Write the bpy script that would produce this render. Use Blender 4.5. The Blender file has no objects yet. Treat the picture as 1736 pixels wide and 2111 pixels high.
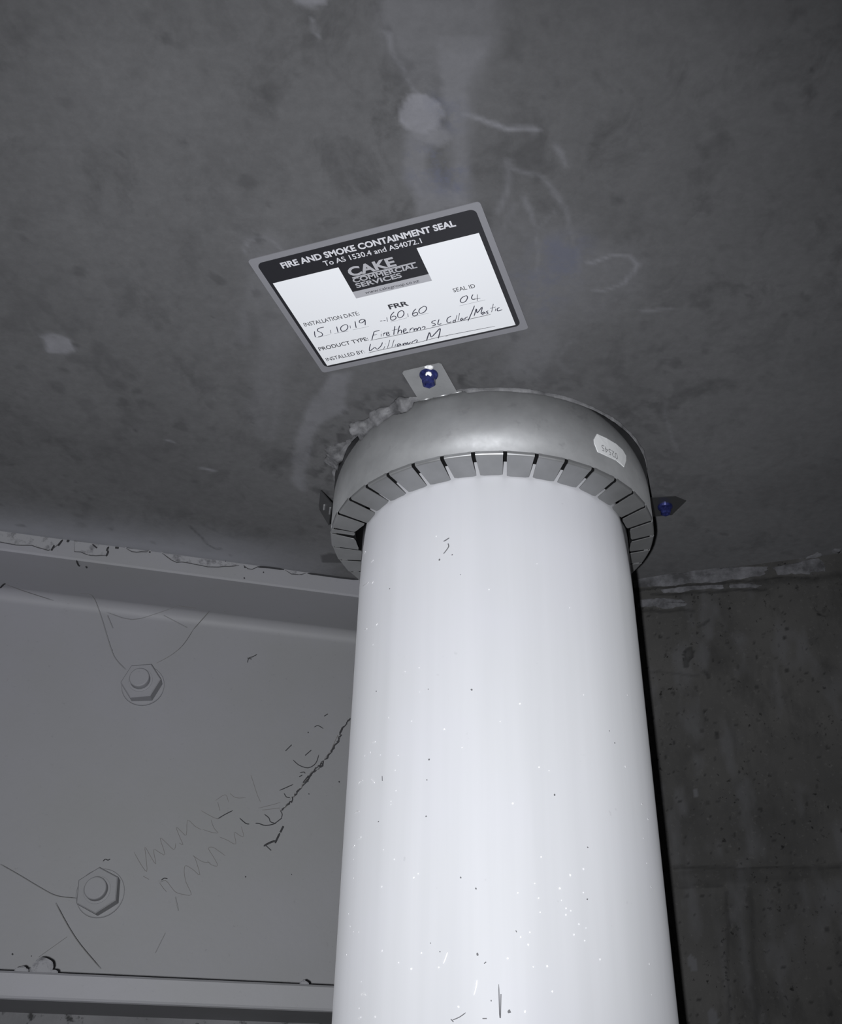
import bpy, bmesh, math, random
import numpy as np
from mathutils import Vector, Matrix, geometry

# ------------------------------------------------------------------ camera, light, exposure
ZC = 2.6                                   # ceiling height (m); everything below is measured in mm from the pipe axis at the ceiling
FW, FH = 1736.0, 2111.0
F_PX, PITCH, ROLL = 2050.1, 0.58280, 0.0121
PPX, PPY = FW / 2 + 46.49, FH / 2 - 57.06  # optical centre of the cropped photograph
CAM = np.array([-21.48, -361.43, -237.59])
_f = np.array([0, math.cos(PITCH), math.sin(PITCH)])
_x0 = np.array([1.0, 0, 0]); _u0 = np.cross(_x0, _f)
CX = math.cos(ROLL) * _x0 + math.sin(ROLL) * _u0
CU = -math.sin(ROLL) * _x0 + math.cos(ROLL) * _u0
CF = _f

S = bpy.context.scene
COL = S.collection


def W(p):
    """mm point -> world"""
    return Vector((float(p[0]) / 1000, float(p[1]) / 1000, ZC + float(p[2]) / 1000))


cd = bpy.data.cameras.new('camera')
cam = bpy.data.objects.new('camera', cd); COL.objects.link(cam)
cd.sensor_fit = 'VERTICAL'; cd.sensor_height = 36; cd.sensor_width = 36 * FW / FH
cd.lens = F_PX / FH * 36
cd.shift_x = -(PPX - FW / 2) / FH
cd.shift_y = (PPY - FH / 2) / FH
cd.clip_start = 0.01; cd.clip_end = 50
m = Matrix.Identity(4)
for i in range(3):
    m[i][0] = CX[i]; m[i][1] = CU[i]; m[i][2] = -CF[i]
m.translation = W(CAM); cam.matrix_world = m
S.camera = cam

wd = bpy.data.worlds.new('world'); S.world = wd; wd.use_nodes = True
wd.node_tree.nodes['Background'].inputs[0].default_value = (0.92, 0.95, 1, 1)
wd.node_tree.nodes['Background'].inputs[1].default_value = 0.02

FLASH = CAM + CX * -12 + CU * -6           # the flash sits a little to the left of the lens
ld = bpy.data.lights.new('flash', 'SPOT')
ld.energy = 5.9; ld.color = (0.96, 0.975, 1); ld.shadow_soft_size = 0.003
ld.spot_size = math.radians(104); ld.spot_blend = 1.0
fl = bpy.data.objects.new('flash', ld); COL.objects.link(fl)
fl.location = W(FLASH)
AIM = np.array([-75, 5, -42.0])
fl.rotation_euler = (Vector(AIM - FLASH)).to_track_quat('-Z', 'Y').to_euler()

fd = bpy.data.lights.new('side_fill', 'AREA')                     # weak fill lamp added far left to lift the pipe's left flank
fd.energy = 1.2; fd.shape = 'RECTANGLE'; fd.size = 0.9; fd.size_y = 0.7; fd.color = (0.95, 0.97, 1)
fo = bpy.data.objects.new('side_fill', fd); COL.objects.link(fo)
fo.location = W((-1650, -420, -700)); fo.rotation_euler = Vector((1580, 420, 520)).to_track_quat('-Z', 'Y').to_euler()

vs = S.view_settings
S.display_settings.display_device = 'sRGB'
vs.view_transform = 'Standard'; vs.look = 'None'; vs.exposure = 0.0; vs.gamma = 1.0
vs.use_curve_mapping = False


# ------------------------------------------------------------------ pixel -> place in the scene
def ray(px, py):
    d = (px - PPX) / F_PX * CX - (py - PPY) / F_PX * CU + CF
    return d / np.linalg.norm(d)


def on_plane(px, py, n, d):
    r = ray(px, py); n = np.asarray(n, float)
    return CAM + r * (d - n @ CAM) / (n @ r)


def on_ceil(px, py, z=0.0):
    return on_plane(px, py, (0, 0, 1), z)


def on_cyl(px, py, R, c=(0, 0)):
    r = ray(px, py); o = CAM[:2] - np.asarray(c, float)
    a = r[:2] @ r[:2]; b = 2 * o @ r[:2]; q = o @ o - R * R
    disc = max(b * b - 4 * a * q, 0.0)
    t = (-b - math.sqrt(disc)) / (2 * a)
    return CAM + r * t


# ------------------------------------------------------------------ helpers
rng = np.random.RandomState(7); random.seed(7)


def vnoise(x, y, seed=0):
    """smooth value noise, numpy arrays in, -1..1 out"""
    x = np.asarray(x, float); y = np.asarray(y, float)
    r = np.random.RandomState(seed).rand(64, 64)
    xi = np.floor(x).astype(int); yi = np.floor(y).astype(int)
    fx = x - xi; fy = y - yi
    fx = fx * fx * (3 - 2 * fx); fy = fy * fy * (3 - 2 * fy)
    g = lambda a, b: r[a % 64, b % 64]
    v = (g(xi, yi) * (1 - fx) + g(xi + 1, yi) * fx) * (1 - fy) + (g(xi, yi + 1) * (1 - fx) + g(xi + 1, yi + 1) * fx) * fy
    return v * 2 - 1


def fbm(x, y, seed=0, o=4):
    v = 0; a = .5
    for k in range(o):
        v = v + a * vnoise(np.asarray(x) * 2 ** k, np.asarray(y) * 2 ** k, seed + k); a *= .5
    return v


def link(name, me, mat=None, parent=None, smooth=False):
    if mat: me.materials.append(mat)
    if smooth:
        me.polygons.foreach_set('use_smooth', [True] * len(me.polygons))
    o = bpy.data.objects.new(name, me); COL.objects.link(o)
    if parent: o.parent = parent
    return o


def mesh(name, V, Fc, mat=None, parent=None, smooth=False):
    """V in mm, world frame"""
    me = bpy.data.meshes.new(name)
    me.from_pydata([W(v) for v in V], [], [tuple(int(i) for i in f) for f in Fc])
    bm = bmesh.new(); bm.from_mesh(me)
    bmesh.ops.recalc_face_normals(bm, faces=bm.faces)
    bm.to_mesh(me); bm.free()
    return link(name, me, mat, parent, smooth)


def tag(o, label=None, cat=None, group=None, kind=None):
    for k, v in (('label', label), ('category', cat), ('group', group), ('kind', kind)):
        if v: o[k] = v
    return o


class MB:
    """collects pieces, builds ONE mesh object"""
    def __init__(s): s.V = []; s.F = []

    def add(s, V, F):
        b = len(s.V); s.V += [np.asarray(v, float) for v in V]; s.F += [tuple(i + b for i in f) for f in F]

    def prism(s, poly, dirv):
        """closed polygon (3d points) extruded along dirv"""
        n = len(poly); poly = [np.asarray(p, float) for p in poly]; d = np.asarray(dirv, float)
        V = poly + [p + d for p in poly]
        F = [(i, (i + 1) % n, n + (i + 1) % n, n + i) for i in range(n)]
        tri = geometry.tessellate_polygon([[Vector(p) for p in poly]])
        F += [tuple(t) for t in tri] + [tuple(i + n for i in t) for t in tri]
        s.add(V, F)

    def tube(s, pts, r, k=5, taper=None):
        pts = [np.asarray(p, float) for p in pts]; V = []; F = []
        n = len(pts)
        for i, p in enumerate(pts):
            t = pts[min(i + 1, n - 1)] - pts[max(i - 1, 0)]
            t = t / (np.linalg.norm(t) + 1e-9)
            a = np.cross(t, (0.31, 0.52, 0.79)); a /= np.linalg.norm(a) + 1e-9; b = np.cross(t, a)
            rr = r if taper is None else r * taper[i]
            V += [p + rr * (math.cos(2 * math.pi * j / k) * a + math.sin(2 * math.pi * j / k) * b) for j in range(k)]
        for i in range(n - 1):
            F += [(i * k + j, i * k + (j + 1) % k, (i + 1) * k + (j + 1) % k, (i + 1) * k + j) for j in range(k)]
        F += [tuple(range(k)), tuple(range((n - 1) * k, n * k))]
        s.add(V, F)

    def build(s, name, mat, parent=None, smooth=False):
        return mesh(name, s.V, s.F, mat, parent, smooth)


def smooth_line(P, sub=4):
    P = [np.asarray(p, float) for p in P]
    if len(P) < 3: return P
    out = []
    for i in range(len(P) - 1):
        p0 = P[max(i - 1, 0)]; p1 = P[i]; p2 = P[i + 1]; p3 = P[min(i + 2, len(P) - 1)]
        for k in range(sub):
            t = k / sub
            out.append(.5 * (2 * p1 + (p2 - p0) * t + (2 * p0 - 5 * p1 + 4 * p2 - p3) * t * t + (3 * p1 - p0 - 3 * p2 + p3) * t ** 3))
    out.append(P[-1]); return out


def crop(ox, oy, sc, pts):
    return [(ox + x / sc, oy + y / sc) for x, y in pts]


# ------------------------------------------------------------------ materials
def mat(name, col, rough=.6, metal=0., spec=.5, drough=0.):
    M = bpy.data.materials.new(name); M.use_nodes = True
    b = M.node_tree.nodes['Principled BSDF']
    b.inputs['Base Color'].default_value = (*col, 1); b.inputs['Roughness'].default_value = rough
    b.inputs['Metallic'].default_value = metal; b.inputs['Specular IOR Level'].default_value = spec
    b.inputs['Diffuse Roughness'].default_value = drough
    return M


class NT:
    def __init__(s, M):
        s.n = M.node_tree.nodes; s.l = M.node_tree.links; s.b = s.n['Principled BSDF']
        s.tc = s.n.new('ShaderNodeTexCoord')

    def put(s, sock, v):
        if hasattr(v, 'links'): s.l.new(v, sock)
        else: sock.default_value = v

    def mapping(s, scale=(1, 1, 1), rot=(0, 0, 0)):
        k = s.n.new('ShaderNodeMapping'); s.l.new(s.tc.outputs['Object'], k.inputs[0])
        k.inputs['Scale'].default_value = scale; k.inputs['Rotation'].default_value = rot
        return k.outputs[0]

    def noise(s, scale, detail=6, rough=.6, vec=None, dist=0.):
        k = s.n.new('ShaderNodeTexNoise'); s.l.new(vec or s.tc.outputs['Object'], k.inputs['Vector'])
        k.inputs['Scale'].default_value = scale; k.inputs['Detail'].default_value = detail
        k.inputs['Roughness'].default_value = rough; k.inputs['Distortion'].default_value = dist
        return k.outputs['Fac']

    def voro(s, scale, vec=None):
        k = s.n.new('ShaderNodeTexVoronoi'); s.l.new(vec or s.tc.outputs['Object'], k.inputs['Vector'])
        k.inputs['Scale'].default_value = scale
        return k.outputs['Distance']

    def ramp(s, fac, stops):
        k = s.n.new('ShaderNodeValToRGB'); s.put(k.inputs[0], fac)
        e = k.color_ramp.elements
        while len(e) < len(stops): e.new(.5)
        for el, (p, c) in zip(e, stops):
            el.position = p; el.color = (c, c, c, 1) if isinstance(c, (int, float)) else (*c, 1)
        return k.outputs[0]

    def mix(s, fac, a, b, mode='MIX'):
        k = s.n.new('ShaderNodeMix'); k.data_type = 'RGBA'; k.blend_type = mode
        s.put(k.inputs[0], fac); s.put(k.inputs[6], a); s.put(k.inputs[7], b)
        return k.outputs[2]

    def math(s, op, a, b):
        k = s.n.new('ShaderNodeMath'); k.operation = op; s.put(k.inputs[0], a); s.put(k.inputs[1], b)
        return k.outputs[0]

    def attr(s, name):
        k = s.n.new('ShaderNodeAttribute'); k.attribute_name = name
        return k.outputs['Fac']

    def bump(s, h, strength=.4, dist=.001):
        k = s.n.new('ShaderNodeBump'); k.inputs['Strength'].default_value = strength; k.inputs['Distance'].default_value = dist
        s.l.new(h, k.inputs['Height']); s.l.new(k.outputs[0], s.b.inputs['Normal'])

    def color(s, c): s.l.new(c, s.b.inputs['Base Color'])
    def rough(s, c): s.l.new(c, s.b.inputs['Roughness'])


def c3(v, tint=(0.985, 0.985, 1.03)): return tuple(v * t for t in tint)


# ceiling concrete: soft cloudy grey, dark mottles, pale lime stains drawn from the mesh attributes
M_CEIL = mat('ceiling_concrete', c3(.1), .8, 0, .25, .8)
t = NT(M_CEIL)
mv = t.mapping((1, .75, 1), (0, 0, .5))
base = t.ramp(t.noise(9, 8, .62), [(.3, c3(.070)), (.7, c3(.097))])
mott = t.ramp(t.noise(62, 5, .62, mv, .4), [(.52, 0.), (.66, 1.)])
zone = t.ramp(t.noise(14, 3, .5), [(.4, .15), (.62, .8)])
cc = t.mix(t.math('MULTIPLY', mott, zone), base, (*c3(.054), 1))
fine = t.ramp(t.noise(260, 4, .7), [(.35, .9), (.7, 1.06)])
cc = t.mix(1.0, cc, fine, 'MULTIPLY')
wob = t.ramp(t.noise(70, 5, .65), [(.3, .55), (.6, 1.)])
cc = t.mix(t.math('MULTIPLY', t.attr('lime'), wob), cc, (.20, .20, .222, 1))
cc = t.mix(t.math('MULTIPLY', t.attr('blue'), t.ramp(t.noise(90, 5, .7), [(.42, 0.), (.6, 1.)])), cc, (.084, .089, .122, 1))
cc = t.mix(t.attr('pale_band'), cc, (.26, .265, .295, 1))  # paler bluish band, stronger towards the beam
cc = t.mix(t.attr('grime_shade'), cc, (.022, .022, .024, 1))
t.color(cc)
t.bump(t.math('ADD', t.noise(120, 6, .7), t.math('MULTIPLY', t.noise(600, 3, .6), .35)), .35, .0009)

# raw wall concrete: darker, warmer, pitted
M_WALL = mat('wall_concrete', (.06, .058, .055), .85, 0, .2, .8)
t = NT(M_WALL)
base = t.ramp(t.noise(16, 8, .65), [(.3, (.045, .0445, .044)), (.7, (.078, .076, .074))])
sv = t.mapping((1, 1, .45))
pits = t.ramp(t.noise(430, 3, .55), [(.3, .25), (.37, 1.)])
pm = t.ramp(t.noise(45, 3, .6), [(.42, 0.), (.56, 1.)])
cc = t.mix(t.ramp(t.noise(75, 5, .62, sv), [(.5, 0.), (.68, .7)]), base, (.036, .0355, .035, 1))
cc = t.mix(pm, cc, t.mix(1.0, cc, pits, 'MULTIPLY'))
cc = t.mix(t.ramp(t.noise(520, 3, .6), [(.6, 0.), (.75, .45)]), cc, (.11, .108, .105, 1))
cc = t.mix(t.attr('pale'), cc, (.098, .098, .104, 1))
cc = t.mix(t.attr('grime_shade'), cc, (.014, .014, .014, 1))  # shade of the wall relief put into the colour: pits, seams, crater
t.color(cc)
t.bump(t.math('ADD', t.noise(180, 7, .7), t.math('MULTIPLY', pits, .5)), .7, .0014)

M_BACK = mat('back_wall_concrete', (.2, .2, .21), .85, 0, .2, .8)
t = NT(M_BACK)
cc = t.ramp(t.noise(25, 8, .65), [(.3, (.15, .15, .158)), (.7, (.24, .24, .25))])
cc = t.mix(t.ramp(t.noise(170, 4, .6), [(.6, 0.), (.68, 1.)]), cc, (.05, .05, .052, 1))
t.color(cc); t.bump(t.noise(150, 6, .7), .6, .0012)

M_PAINT = mat('beam_paint', (.27, .27, .285), .55, 0, .3, .0)
t = NT(M_PAINT)
cc = t.ramp(t.noise(7, 5, .6), [(.3, (.255, .257, .262)), (.7, (.285, .283, .312))])
cc = t.mix(t.ramp(t.noise(500, 3, .6), [(.66, 0.), (.74, .35)]), cc, (.18, .18, .19, 1))
t.color(cc); t.bump(t.noise(300, 4, .6), .12, .0006)

M_PVC = mat('pipe_plastic', (.6, .61, .64), .5, 0, .3, .45)
t = NT(M_PVC)
st = t.mapping((1, 1, .04))
cc = t.ramp(t.noise(60, 5, .6, st), [(.25, (.56, .567, .588)), (.75, (.635, .64, .665))])
cc = t.mix(t.ramp(t.noise(14, 4, .6), [(.4, 0.), (.7, .5)]), cc, (.615, .615, .665, 1))
cc = t.mix(t.ramp(t.noise(330, 2, .5), [(.74, 0.), (.8, .35)]), cc, (.42, .42, .44, 1))
t.color(cc); t.bump(t.noise(90, 4, .6, st), .05, .0004)

M_GALV = mat('galvanised_steel', (.36, .365, .375), .55, .45, .5, .3)
t = NT(M_GALV)
cc = t.ramp(t.noise(55, 5, .65), [(.3, (.30, .304, .312)), (.72, (.40, .404, .414))])
cc = t.mix(t.ramp(t.noise(130, 4, .7), [(.6, 0.), (.72, .5)]), cc, (.24, .24, .25, 1))
t.color(cc); t.rough(t.ramp(t.noise(80, 4, .6), [(.3, .5), (.7, .66)])); t.bump(t.noise(900, 2, .5), .06, .0002)

M_TAB = mat('folded_steel', (.4, .405, .415), .3, .68, .5)
t = NT(M_TAB); t.color(t.ramp(t.noise(70, 4, .6), [(.3, (.37, .374, .382)), (.7, (.45, .455, .465))])); t.rough(t.ramp(t.noise(90, 4, .6), [(.3, .33), (.7, .45)]))

M_BRK_SHADE = mat('shaded_bracket_steel', (.24, .243, .25), .34, .88, .5)  # darker copy of the galvanised steel, shade put into its colour
M_GRAPH = mat('intumescent_lining', (.012, .012, .013), .9, 0, .1)
M_SEAL = mat('sealant', (.16, .16, .168), .6, 0, .4, .3)
t = NT(M_SEAL); t.color(t.ramp(t.noise(140, 5, .6), [(.35, (.075, .075, .08)), (.62, (.2, .2, .21))])); t.bump(t.noise(350, 4, .6), .5, .0008)
M_GREY = mat('sticker_border', (.22, .22, .24), .45, 0, .4)
M_BLACK = mat('print_black', (.02, .02, .024), .4, 0, .4)
M_WHITE = mat('print_white', (.74, .75, .775), .5, 0, .25, .3)
M_SILVER = mat('print_silver', (.42, .42, .45), .45, 0, .4)
M_LETTER = mat('print_letter', (.62, .62, .66), .45, 0, .4)
M_TYPE = mat('print_type', (.045, .045, .055), .5, 0, .3)
M_INK = mat('pen_ink', (.05, .05, .075), .5, 0, .3)
M_RULE = mat('print_rule', (.2, .2, .23), .5, 0, .3)
M_BLUE = mat('blue_plated_steel', (.03, .04, .22), .25, .45, .6)
t = NT(M_BLUE); t.color(t.ramp(t.noise(500, 3, .6), [(.35, (.02, .024, .1)), (.7, (.05, .062, .24))]))
M_SWARF_GLINT = mat('pale_swarf_and_glint', (.75, .75, .76), .5, 0, .5)
M_TAG = mat('tag_paper', (.88, .89, .9), .5, 0, .3)
M_TAGINK = mat('tag_ink', (.3, .3, .31), .6, 0, .2)
M_WEB = mat('cobweb_dust', (.19, .186, .18), .9, 0, .1)
M_SCRATCH = mat('pencil_mark', (.2, .192, .188), .8, 0, .1)
M_CRACK_SHADE = mat('flaked_paint_and_edge_shade', (.06, .06, .064), .8, 0, .1)
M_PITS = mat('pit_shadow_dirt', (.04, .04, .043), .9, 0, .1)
M_GROUT = mat('grout_filler', (.30, .30, .318), .8, 0, .2, .6)
t = NT(M_GROUT); t.color(t.ramp(t.noise(260, 5, .65), [(.32, (.13, .13, .14)), (.5, (.285, .285, .302))])); t.bump(t.noise(260, 5, .7), .6, .0008)
M_MORTAR = mat('mortar', (.1, .1, .108), .85, 0, .2, .6)
t = NT(M_MORTAR); t.color(t.ramp(t.noise(110, 6, .65), [(.35, (.06, .06, .064)), (.62, (.16, .16, .174))])); t.bump(t.noise(220, 5, .7), .8, .0012)
M_FLOOR = mat('floor_concrete', (.18, .18, .18), .8)
t = NT(M_FLOOR); t.color(t.ramp(t.noise(4, 7, .6), [(.3, (.14, .14, .14)), (.7, (.22, .22, .215))]))
M_FLECK = mat('pale_fleck', (.93, .93, .95), .35, 0, .6)
M_SPECK = mat('dark_speck', (.16, .16, .17), .7, 0, .2)

# ------------------------------------------------------------------ beam / wall frames (mm)
BA = math.radians(14.9)
BU = np.array([math.cos(BA), math.sin(BA), 0]); BN = np.array([-math.sin(BA), math.cos(BA), 0])   # along the beam; away from the camera
N_FL, N_WEB, N_BACK = 101.0, 146.0, 151.5
Z_TOP = -.12
Z_FT, Z_BT, Z_BB = -9.9, -185.7, -195.3
UEND = 34.0


def bp(u, n, z): return BU * u + BN * n + np.array([0, 0, z])


WA = math.radians(-17.85)
WU = np.array([math.cos(WA), math.sin(WA), 0]); WN = np.array([math.sin(WA), -math.cos(WA), 0])    # along the right wall; out towards the camera
W0 = np.array([78.6, 84.4, 0]) - WU * 74.0


def wp(s, o, z): return W0 + WU * s + WN * o + np.array([0, 0, z])


def on_rwall(px, py, o=0.):
    return on_plane(px, py, WN, WN @ W0 + o)


def on_web(px, py, n=N_WEB):
    return on_plane(px, py, BN, n)


# ------------------------------------------------------------------ ceiling
GX0, GX1, GY0, GY1, GS = -345.0, 205.0, -245.0, 130.0, 1.15
xs = np.arange(GX0, GX1 + .01, GS); ys = np.arange(GY0, GY1 + .01, GS)
GX1, GY1 = xs[-1], ys[-1]
X, Y = np.meshgrid(xs, ys); nx, ny = len(xs), len(ys)
wx = X + 2.2 * fbm(X / 9, Y / 9, 3); wy = Y + 2.2 * fbm(X / 9, Y / 9, 11)   # ragged outlines


def seg_dist(pts):
    D = np.full(X.shape, 1e9)
    for (ax, ay), (bx, by) in zip(pts[:-1], pts[1:]):
        dx, dy = bx - ax, by - ay
        tt = np.clip(((wx - ax) * dx + (wy - ay) * dy) / (dx * dx + dy * dy + 1e-9), 0, 1)
        D = np.minimum(D, np.hypot(wx - ax - tt * dx, wy - ay - tt * dy))
    return D


def cpx(pts): return [tuple(on_ceil(*p)[:2]) for p in pts]


def inside(poly):
    r = np.zeros(X.shape, bool); n = len(poly)
    for i in range(n):
        x1, y1 = poly[i]; x2, y2 = poly[(i + 1) % n]
        c = ((y1 > wy) != (y2 > wy)) & (wx < (x2 - x1) * (wy - y1) / (y2 - y1 + 1e-12) + x1)
        r ^= c
    return r


def soft(D, w): return np.clip(1 - D / w, 0, 1) ** 1.3


def area(pts, edge):
    P = cpx(pts); D = seg_dist(P + [P[0]])
    return np.where(inside(P), 1.0, soft(D, edge))


lime = np.zeros(X.shape); blue = np.zeros(X.shape); grime_shade = np.zeros(X.shape)
def put(a, v): np.maximum(a, v, out=a)


disc = [(868 + 46 * math.cos(k), 236 + 41 * math.sin(k)) for k in np.linspace(0, 6.1, 18)]
put(lime, .72 * area(disc, 1.0)); put(lime, .5 * area([(845, 262), (905, 250), (930, 282), (905, 300), (860, 292)], 2))
put(lime, .36 * area([(845, 285), (872, 287), (874, 360), (905, 396), (950, 398), (962, 425), (866, 440), (866, 405), (846, 372)], 3))
put(lime, .34 * area([(905, 82), (1000, 90), (960, 180), (955, 300), (962, 420), (945, 400), (942, 262), (925, 180)], 4))
put(lime, .2 * area([(800, 0), (1020, 0), (985, 120), (960, 200), (900, 180), (850, 160), (815, 90)], 6))
put(lime, .18 * area([(1080, 470), (1190, 480), (1200, 600), (1150, 660), (1110, 780), (1060, 760), (1090, 640)], 8))
put(lime, .14 * area([(960, 480), (1300, 530), (1290, 600), (1120, 700), (1030, 700)], 10))
put(lime, .30 * area([(690, 770), (720, 770), (700, 850), (660, 870), (640, 900), (620, 1010), (606, 990), (612, 900), (640, 840)], 2.5))
put(lime, .55 * area([(90, 700), (110, 692), (140, 700), (150, 716), (130, 728), (100, 725)], 1.5))
put(lime, .6 * area([(608, -12), (668, -12), (660, 4), (635, 9), (612, 4)], 1.5))
put(lime, .13 * area([(510, 490), (560, 485), (640, 600), (600, 700), (560, 800), (540, 900), (520, 850), (545, 700)], 5))
for pts, w, a in [
    ([(802, 60), (822, 130), (850, 168), (864, 196)], 1.1, .42), ([(826, 120), (845, 100), (820, 60), (800, 20)], .9, .25),
    ([(955, 235), (1000, 251), (1040, 264), (1080, 257), (1112, 262)], 1.0, .62), ([(1153, 298), (1160, 315), (1170, 342)], 1.0, .35),
    ([(1060, 345), (1125, 372), (1162, 430), (1188, 500), (1196, 560)], 1.2, .3), ([(1082, 415), (1100, 468), (1106, 520), (1100, 562)], 1.3, .36),
    ([(1100, 470), (1130, 450), (1145, 440)], 1., .25), ([(1050, 330), (1045, 400), (1030, 440)], 1.4, .28),
    ([(1215, 541), (1260, 525), (1296, 529), (1312, 547), (1300, 568), (1284, 588), (1245, 600), (1222, 598)], 1.1, .5),
    ([(1240, 535), (1255, 560), (1225, 590)], 1.2, .22), ([(506, 520), (512, 496), (528, 487), (548, 488), (562, 496), (578, 512)], 1.0, .34),
    ([(540, 530), (520, 590), (500, 700)], 2.2, .16), ([(556, 560), (575, 800), (560, 900)], 2.5, .15), ([(640, 40), (650, 60), (662, 75)], .7, .4),
    ([(1320, 640), (1360, 637), (1385, 634)], .9, .28), ([(420, 966), (434, 968)], 1.2, .55), ([(345, 908), (356, 911)], .9, .4), ([(140, 705), (152, 715), (148, 724)], .9, .6),
    ([(1160, 470), (1180, 520), (1230, 545)], 1.0, .22), ([(850, 340), (860, 400), (866, 440)], 1.1, .32), ([(940, 300), (955, 370), (948, 400)], 1.1, .3),
    ([(1375, 830), (1380, 900), (1400, 930)], 1.0, .14), ([(1180, 700), (1150, 740), (1170, 770)], 1.2, .15), ([(1030, 540), (1020, 500), (1060, 430)], 1.6, .16)]:
    put(lime, a * soft(seg_dist(cpx(pts)), w * 1.6))
put(blue, .8 * area([(858, 318), (940, 330), (955, 395), (890, 385), (862, 372)], 5)); put(blue, .6 * area([(900, 205), (945, 220), (940, 260), (915, 250)], 4))
put(blue, .6 * area([(1120, 500), (1190, 505), (1180, 560), (1125, 545)], 8)); put(blue, .5 * area([(1075, 570), (1170, 560), (1120, 640), (1080, 640)], 9))
put(grime_shade, .55 * area([(662, 1147), (676, 1142), (700, 1143), (716, 1154), (722, 1164), (690, 1160), (663, 1158)], .7))
for pts, w, a in [([(392, 1082), (405, 1100), (425, 1120), (446, 1130), (456, 1131)], .7, .5), ([(470, 1142), (474, 1146)], .5, .4),
                  ([(1328, 1187), (1345, 1183)], .7, .3), ([(1530, 1155), (1560, 1150)], .6, .25), ([(1536, 612), (1550, 618)], .5, .5), ([(1690, 668), (1682, 690)], .5, .4)]:
    put(grime_shade, a * soft(seg_dist(cpx(pts)), w * 1.4))
for px, py, r, a in [(279, 887, 1.3, .75), (512, 799, .9, .6), (596, 923, 1.3, .55), (393, 460, .7, .5), (433, 572, .7, .5), (436, 611, .8, .5), (441, 653, .9, .5),
                     (1672, 147, .9, .6), (563, 963, 2.6, .4), (476, 951, .9, .5), (480, 958, .6, .5), (25, 852, 1.4, .35), (40, 838, 2, .35)]:
    c = on_ceil(px, py); put(grime_shade, a * soft(np.hypot(wx - c[0], wy - c[1]), r))
# crumbly dirt round the collar, and damp patches
rad = np.hypot(X, Y); th = np.degrees(np.arctan2(Y, X)) % 360
ring = np.clip(1 - np.abs(rad - 74) / 10, 0, 1) * np.clip(fbm(X / 3.2, Y / 3.2, 21) * 4 + .1, 0, 1)
put(grime_shade, .6 * ring * np.where((th > 170) & (th < 262), 1, .45))
put(grime_shade, .38 * np.clip(fbm(X / 6, Y / 6, 31) * 4 - .5, 0, 1) * np.clip(1 - np.hypot(X - 62, Y + 88) / 48, 0, 1))
put(grime_shade, .3 * np.clip(fbm(X / 7, Y / 11, 37) * 4 - .6, 0, 1) * np.clip(1 - np.hypot(X + 150, Y + 75) / 75, 0, 1))
r3 = np.random.RandomState(12)                                    # damp freckles scattered over the concrete
for k_ in range(330):
    ox_, oy_ = r3.uniform(GX0, GX1), r3.uniform(GY0, 60); ra = r3.uniform(.9, 3.4); el = r3.uniform(.5, 1.0); an = r3.normal(.9, .35)
    i0, i1 = np.searchsorted(xs, [ox_ - 12, ox_ + 12]); j0, j1 = np.searchsorted(ys, [oy_ - 12, oy_ + 12])
    if i1 - i0 < 3 or j1 - j0 < 3: continue
    ddx = wx[j0:j1, i0:i1] - ox_; ddy = wy[j0:j1, i0:i1] - oy_
    q_ = np.hypot(ddx * math.cos(an) + ddy * math.sin(an), (-ddx * math.sin(an) + ddy * math.cos(an)) / el) + .9 * vnoise(X[j0:j1, i0:i1] / 1.6, Y[j0:j1, i0:i1] / 1.6, 55)
    grime_shade[j0:j1, i0:i1] = np.maximum(grime_shade[j0:j1, i0:i1], r3.uniform(.12, .34) * np.clip((ra - q_) / 1.3, 0, 1))
uu = X * BU[0] + Y * BU[1]; nn = X * BN[0] + Y * BN[1]
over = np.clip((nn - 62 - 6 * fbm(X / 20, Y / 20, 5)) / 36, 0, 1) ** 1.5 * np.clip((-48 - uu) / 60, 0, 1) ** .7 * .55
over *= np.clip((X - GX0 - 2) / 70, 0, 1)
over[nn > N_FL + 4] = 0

V = np.stack([X.ravel(), Y.ravel(), np.zeros(X.size)], 1)
idx = np.arange(nx * ny).reshape(ny, nx)
Fq = np.stack([idx[:-1, :-1], idx[1:, :-1], idx[1:, 1:], idx[:-1, 1:]], -1).reshape(-1, 4)
BIG = 1800.0
ring_v = [(-BIG, -BIG), (BIG, -BIG), (BIG, BIG), (-BIG, BIG), (GX0, GY0), (GX1, GY0), (GX1, GY1), (GX0, GY1)]
b = len(V)
V = np.vstack([V, [(x, y, 0) for x, y in ring_v], [(x, y, 200) for x, y in ring_v[:4]]])
extra = [(b + 0, b + 4, b + 5, b + 1), (b + 1, b + 5, b + 6, b + 2), (b + 2, b + 6, b + 7, b + 3), (b + 3, b + 7, b + 4, b + 0),
         (b + 8, b + 9, b + 10, b + 11)] + [(b + i, b + (i + 1) % 4, b + 8 + (i + 1) % 4, b + 8 + i) for i in range(4)]
me = bpy.data.meshes.new('ceiling')
Vw = V / 1000.0; Vw[:, 2] += ZC
me.from_pydata(Vw.tolist(), [], Fq.tolist() + extra)
for nm, a in (('lime', lime), ('blue', blue), ('grime_shade', grime_shade), ('pale_band', over)):
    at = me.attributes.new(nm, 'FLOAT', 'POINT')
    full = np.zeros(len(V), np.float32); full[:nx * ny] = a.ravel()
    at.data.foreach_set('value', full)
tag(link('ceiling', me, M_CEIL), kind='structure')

# ------------------------------------------------------------------ right wall (real relief: pits, board marks)
ss = np.arange(0, 205.01, .9); zz = np.arange(-270, .01, .9)
SS, ZZ = np.meshgrid(ss, zz)
O = 1.3 * fbm(SS / 14, ZZ / 14, 41) + .45 * fbm(SS / 2.5, ZZ / 2.5, 47, 3)


def wsz(px, py):
    P = on_rwall(px, py); return (P - W0) @ WU, P[2]


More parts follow.
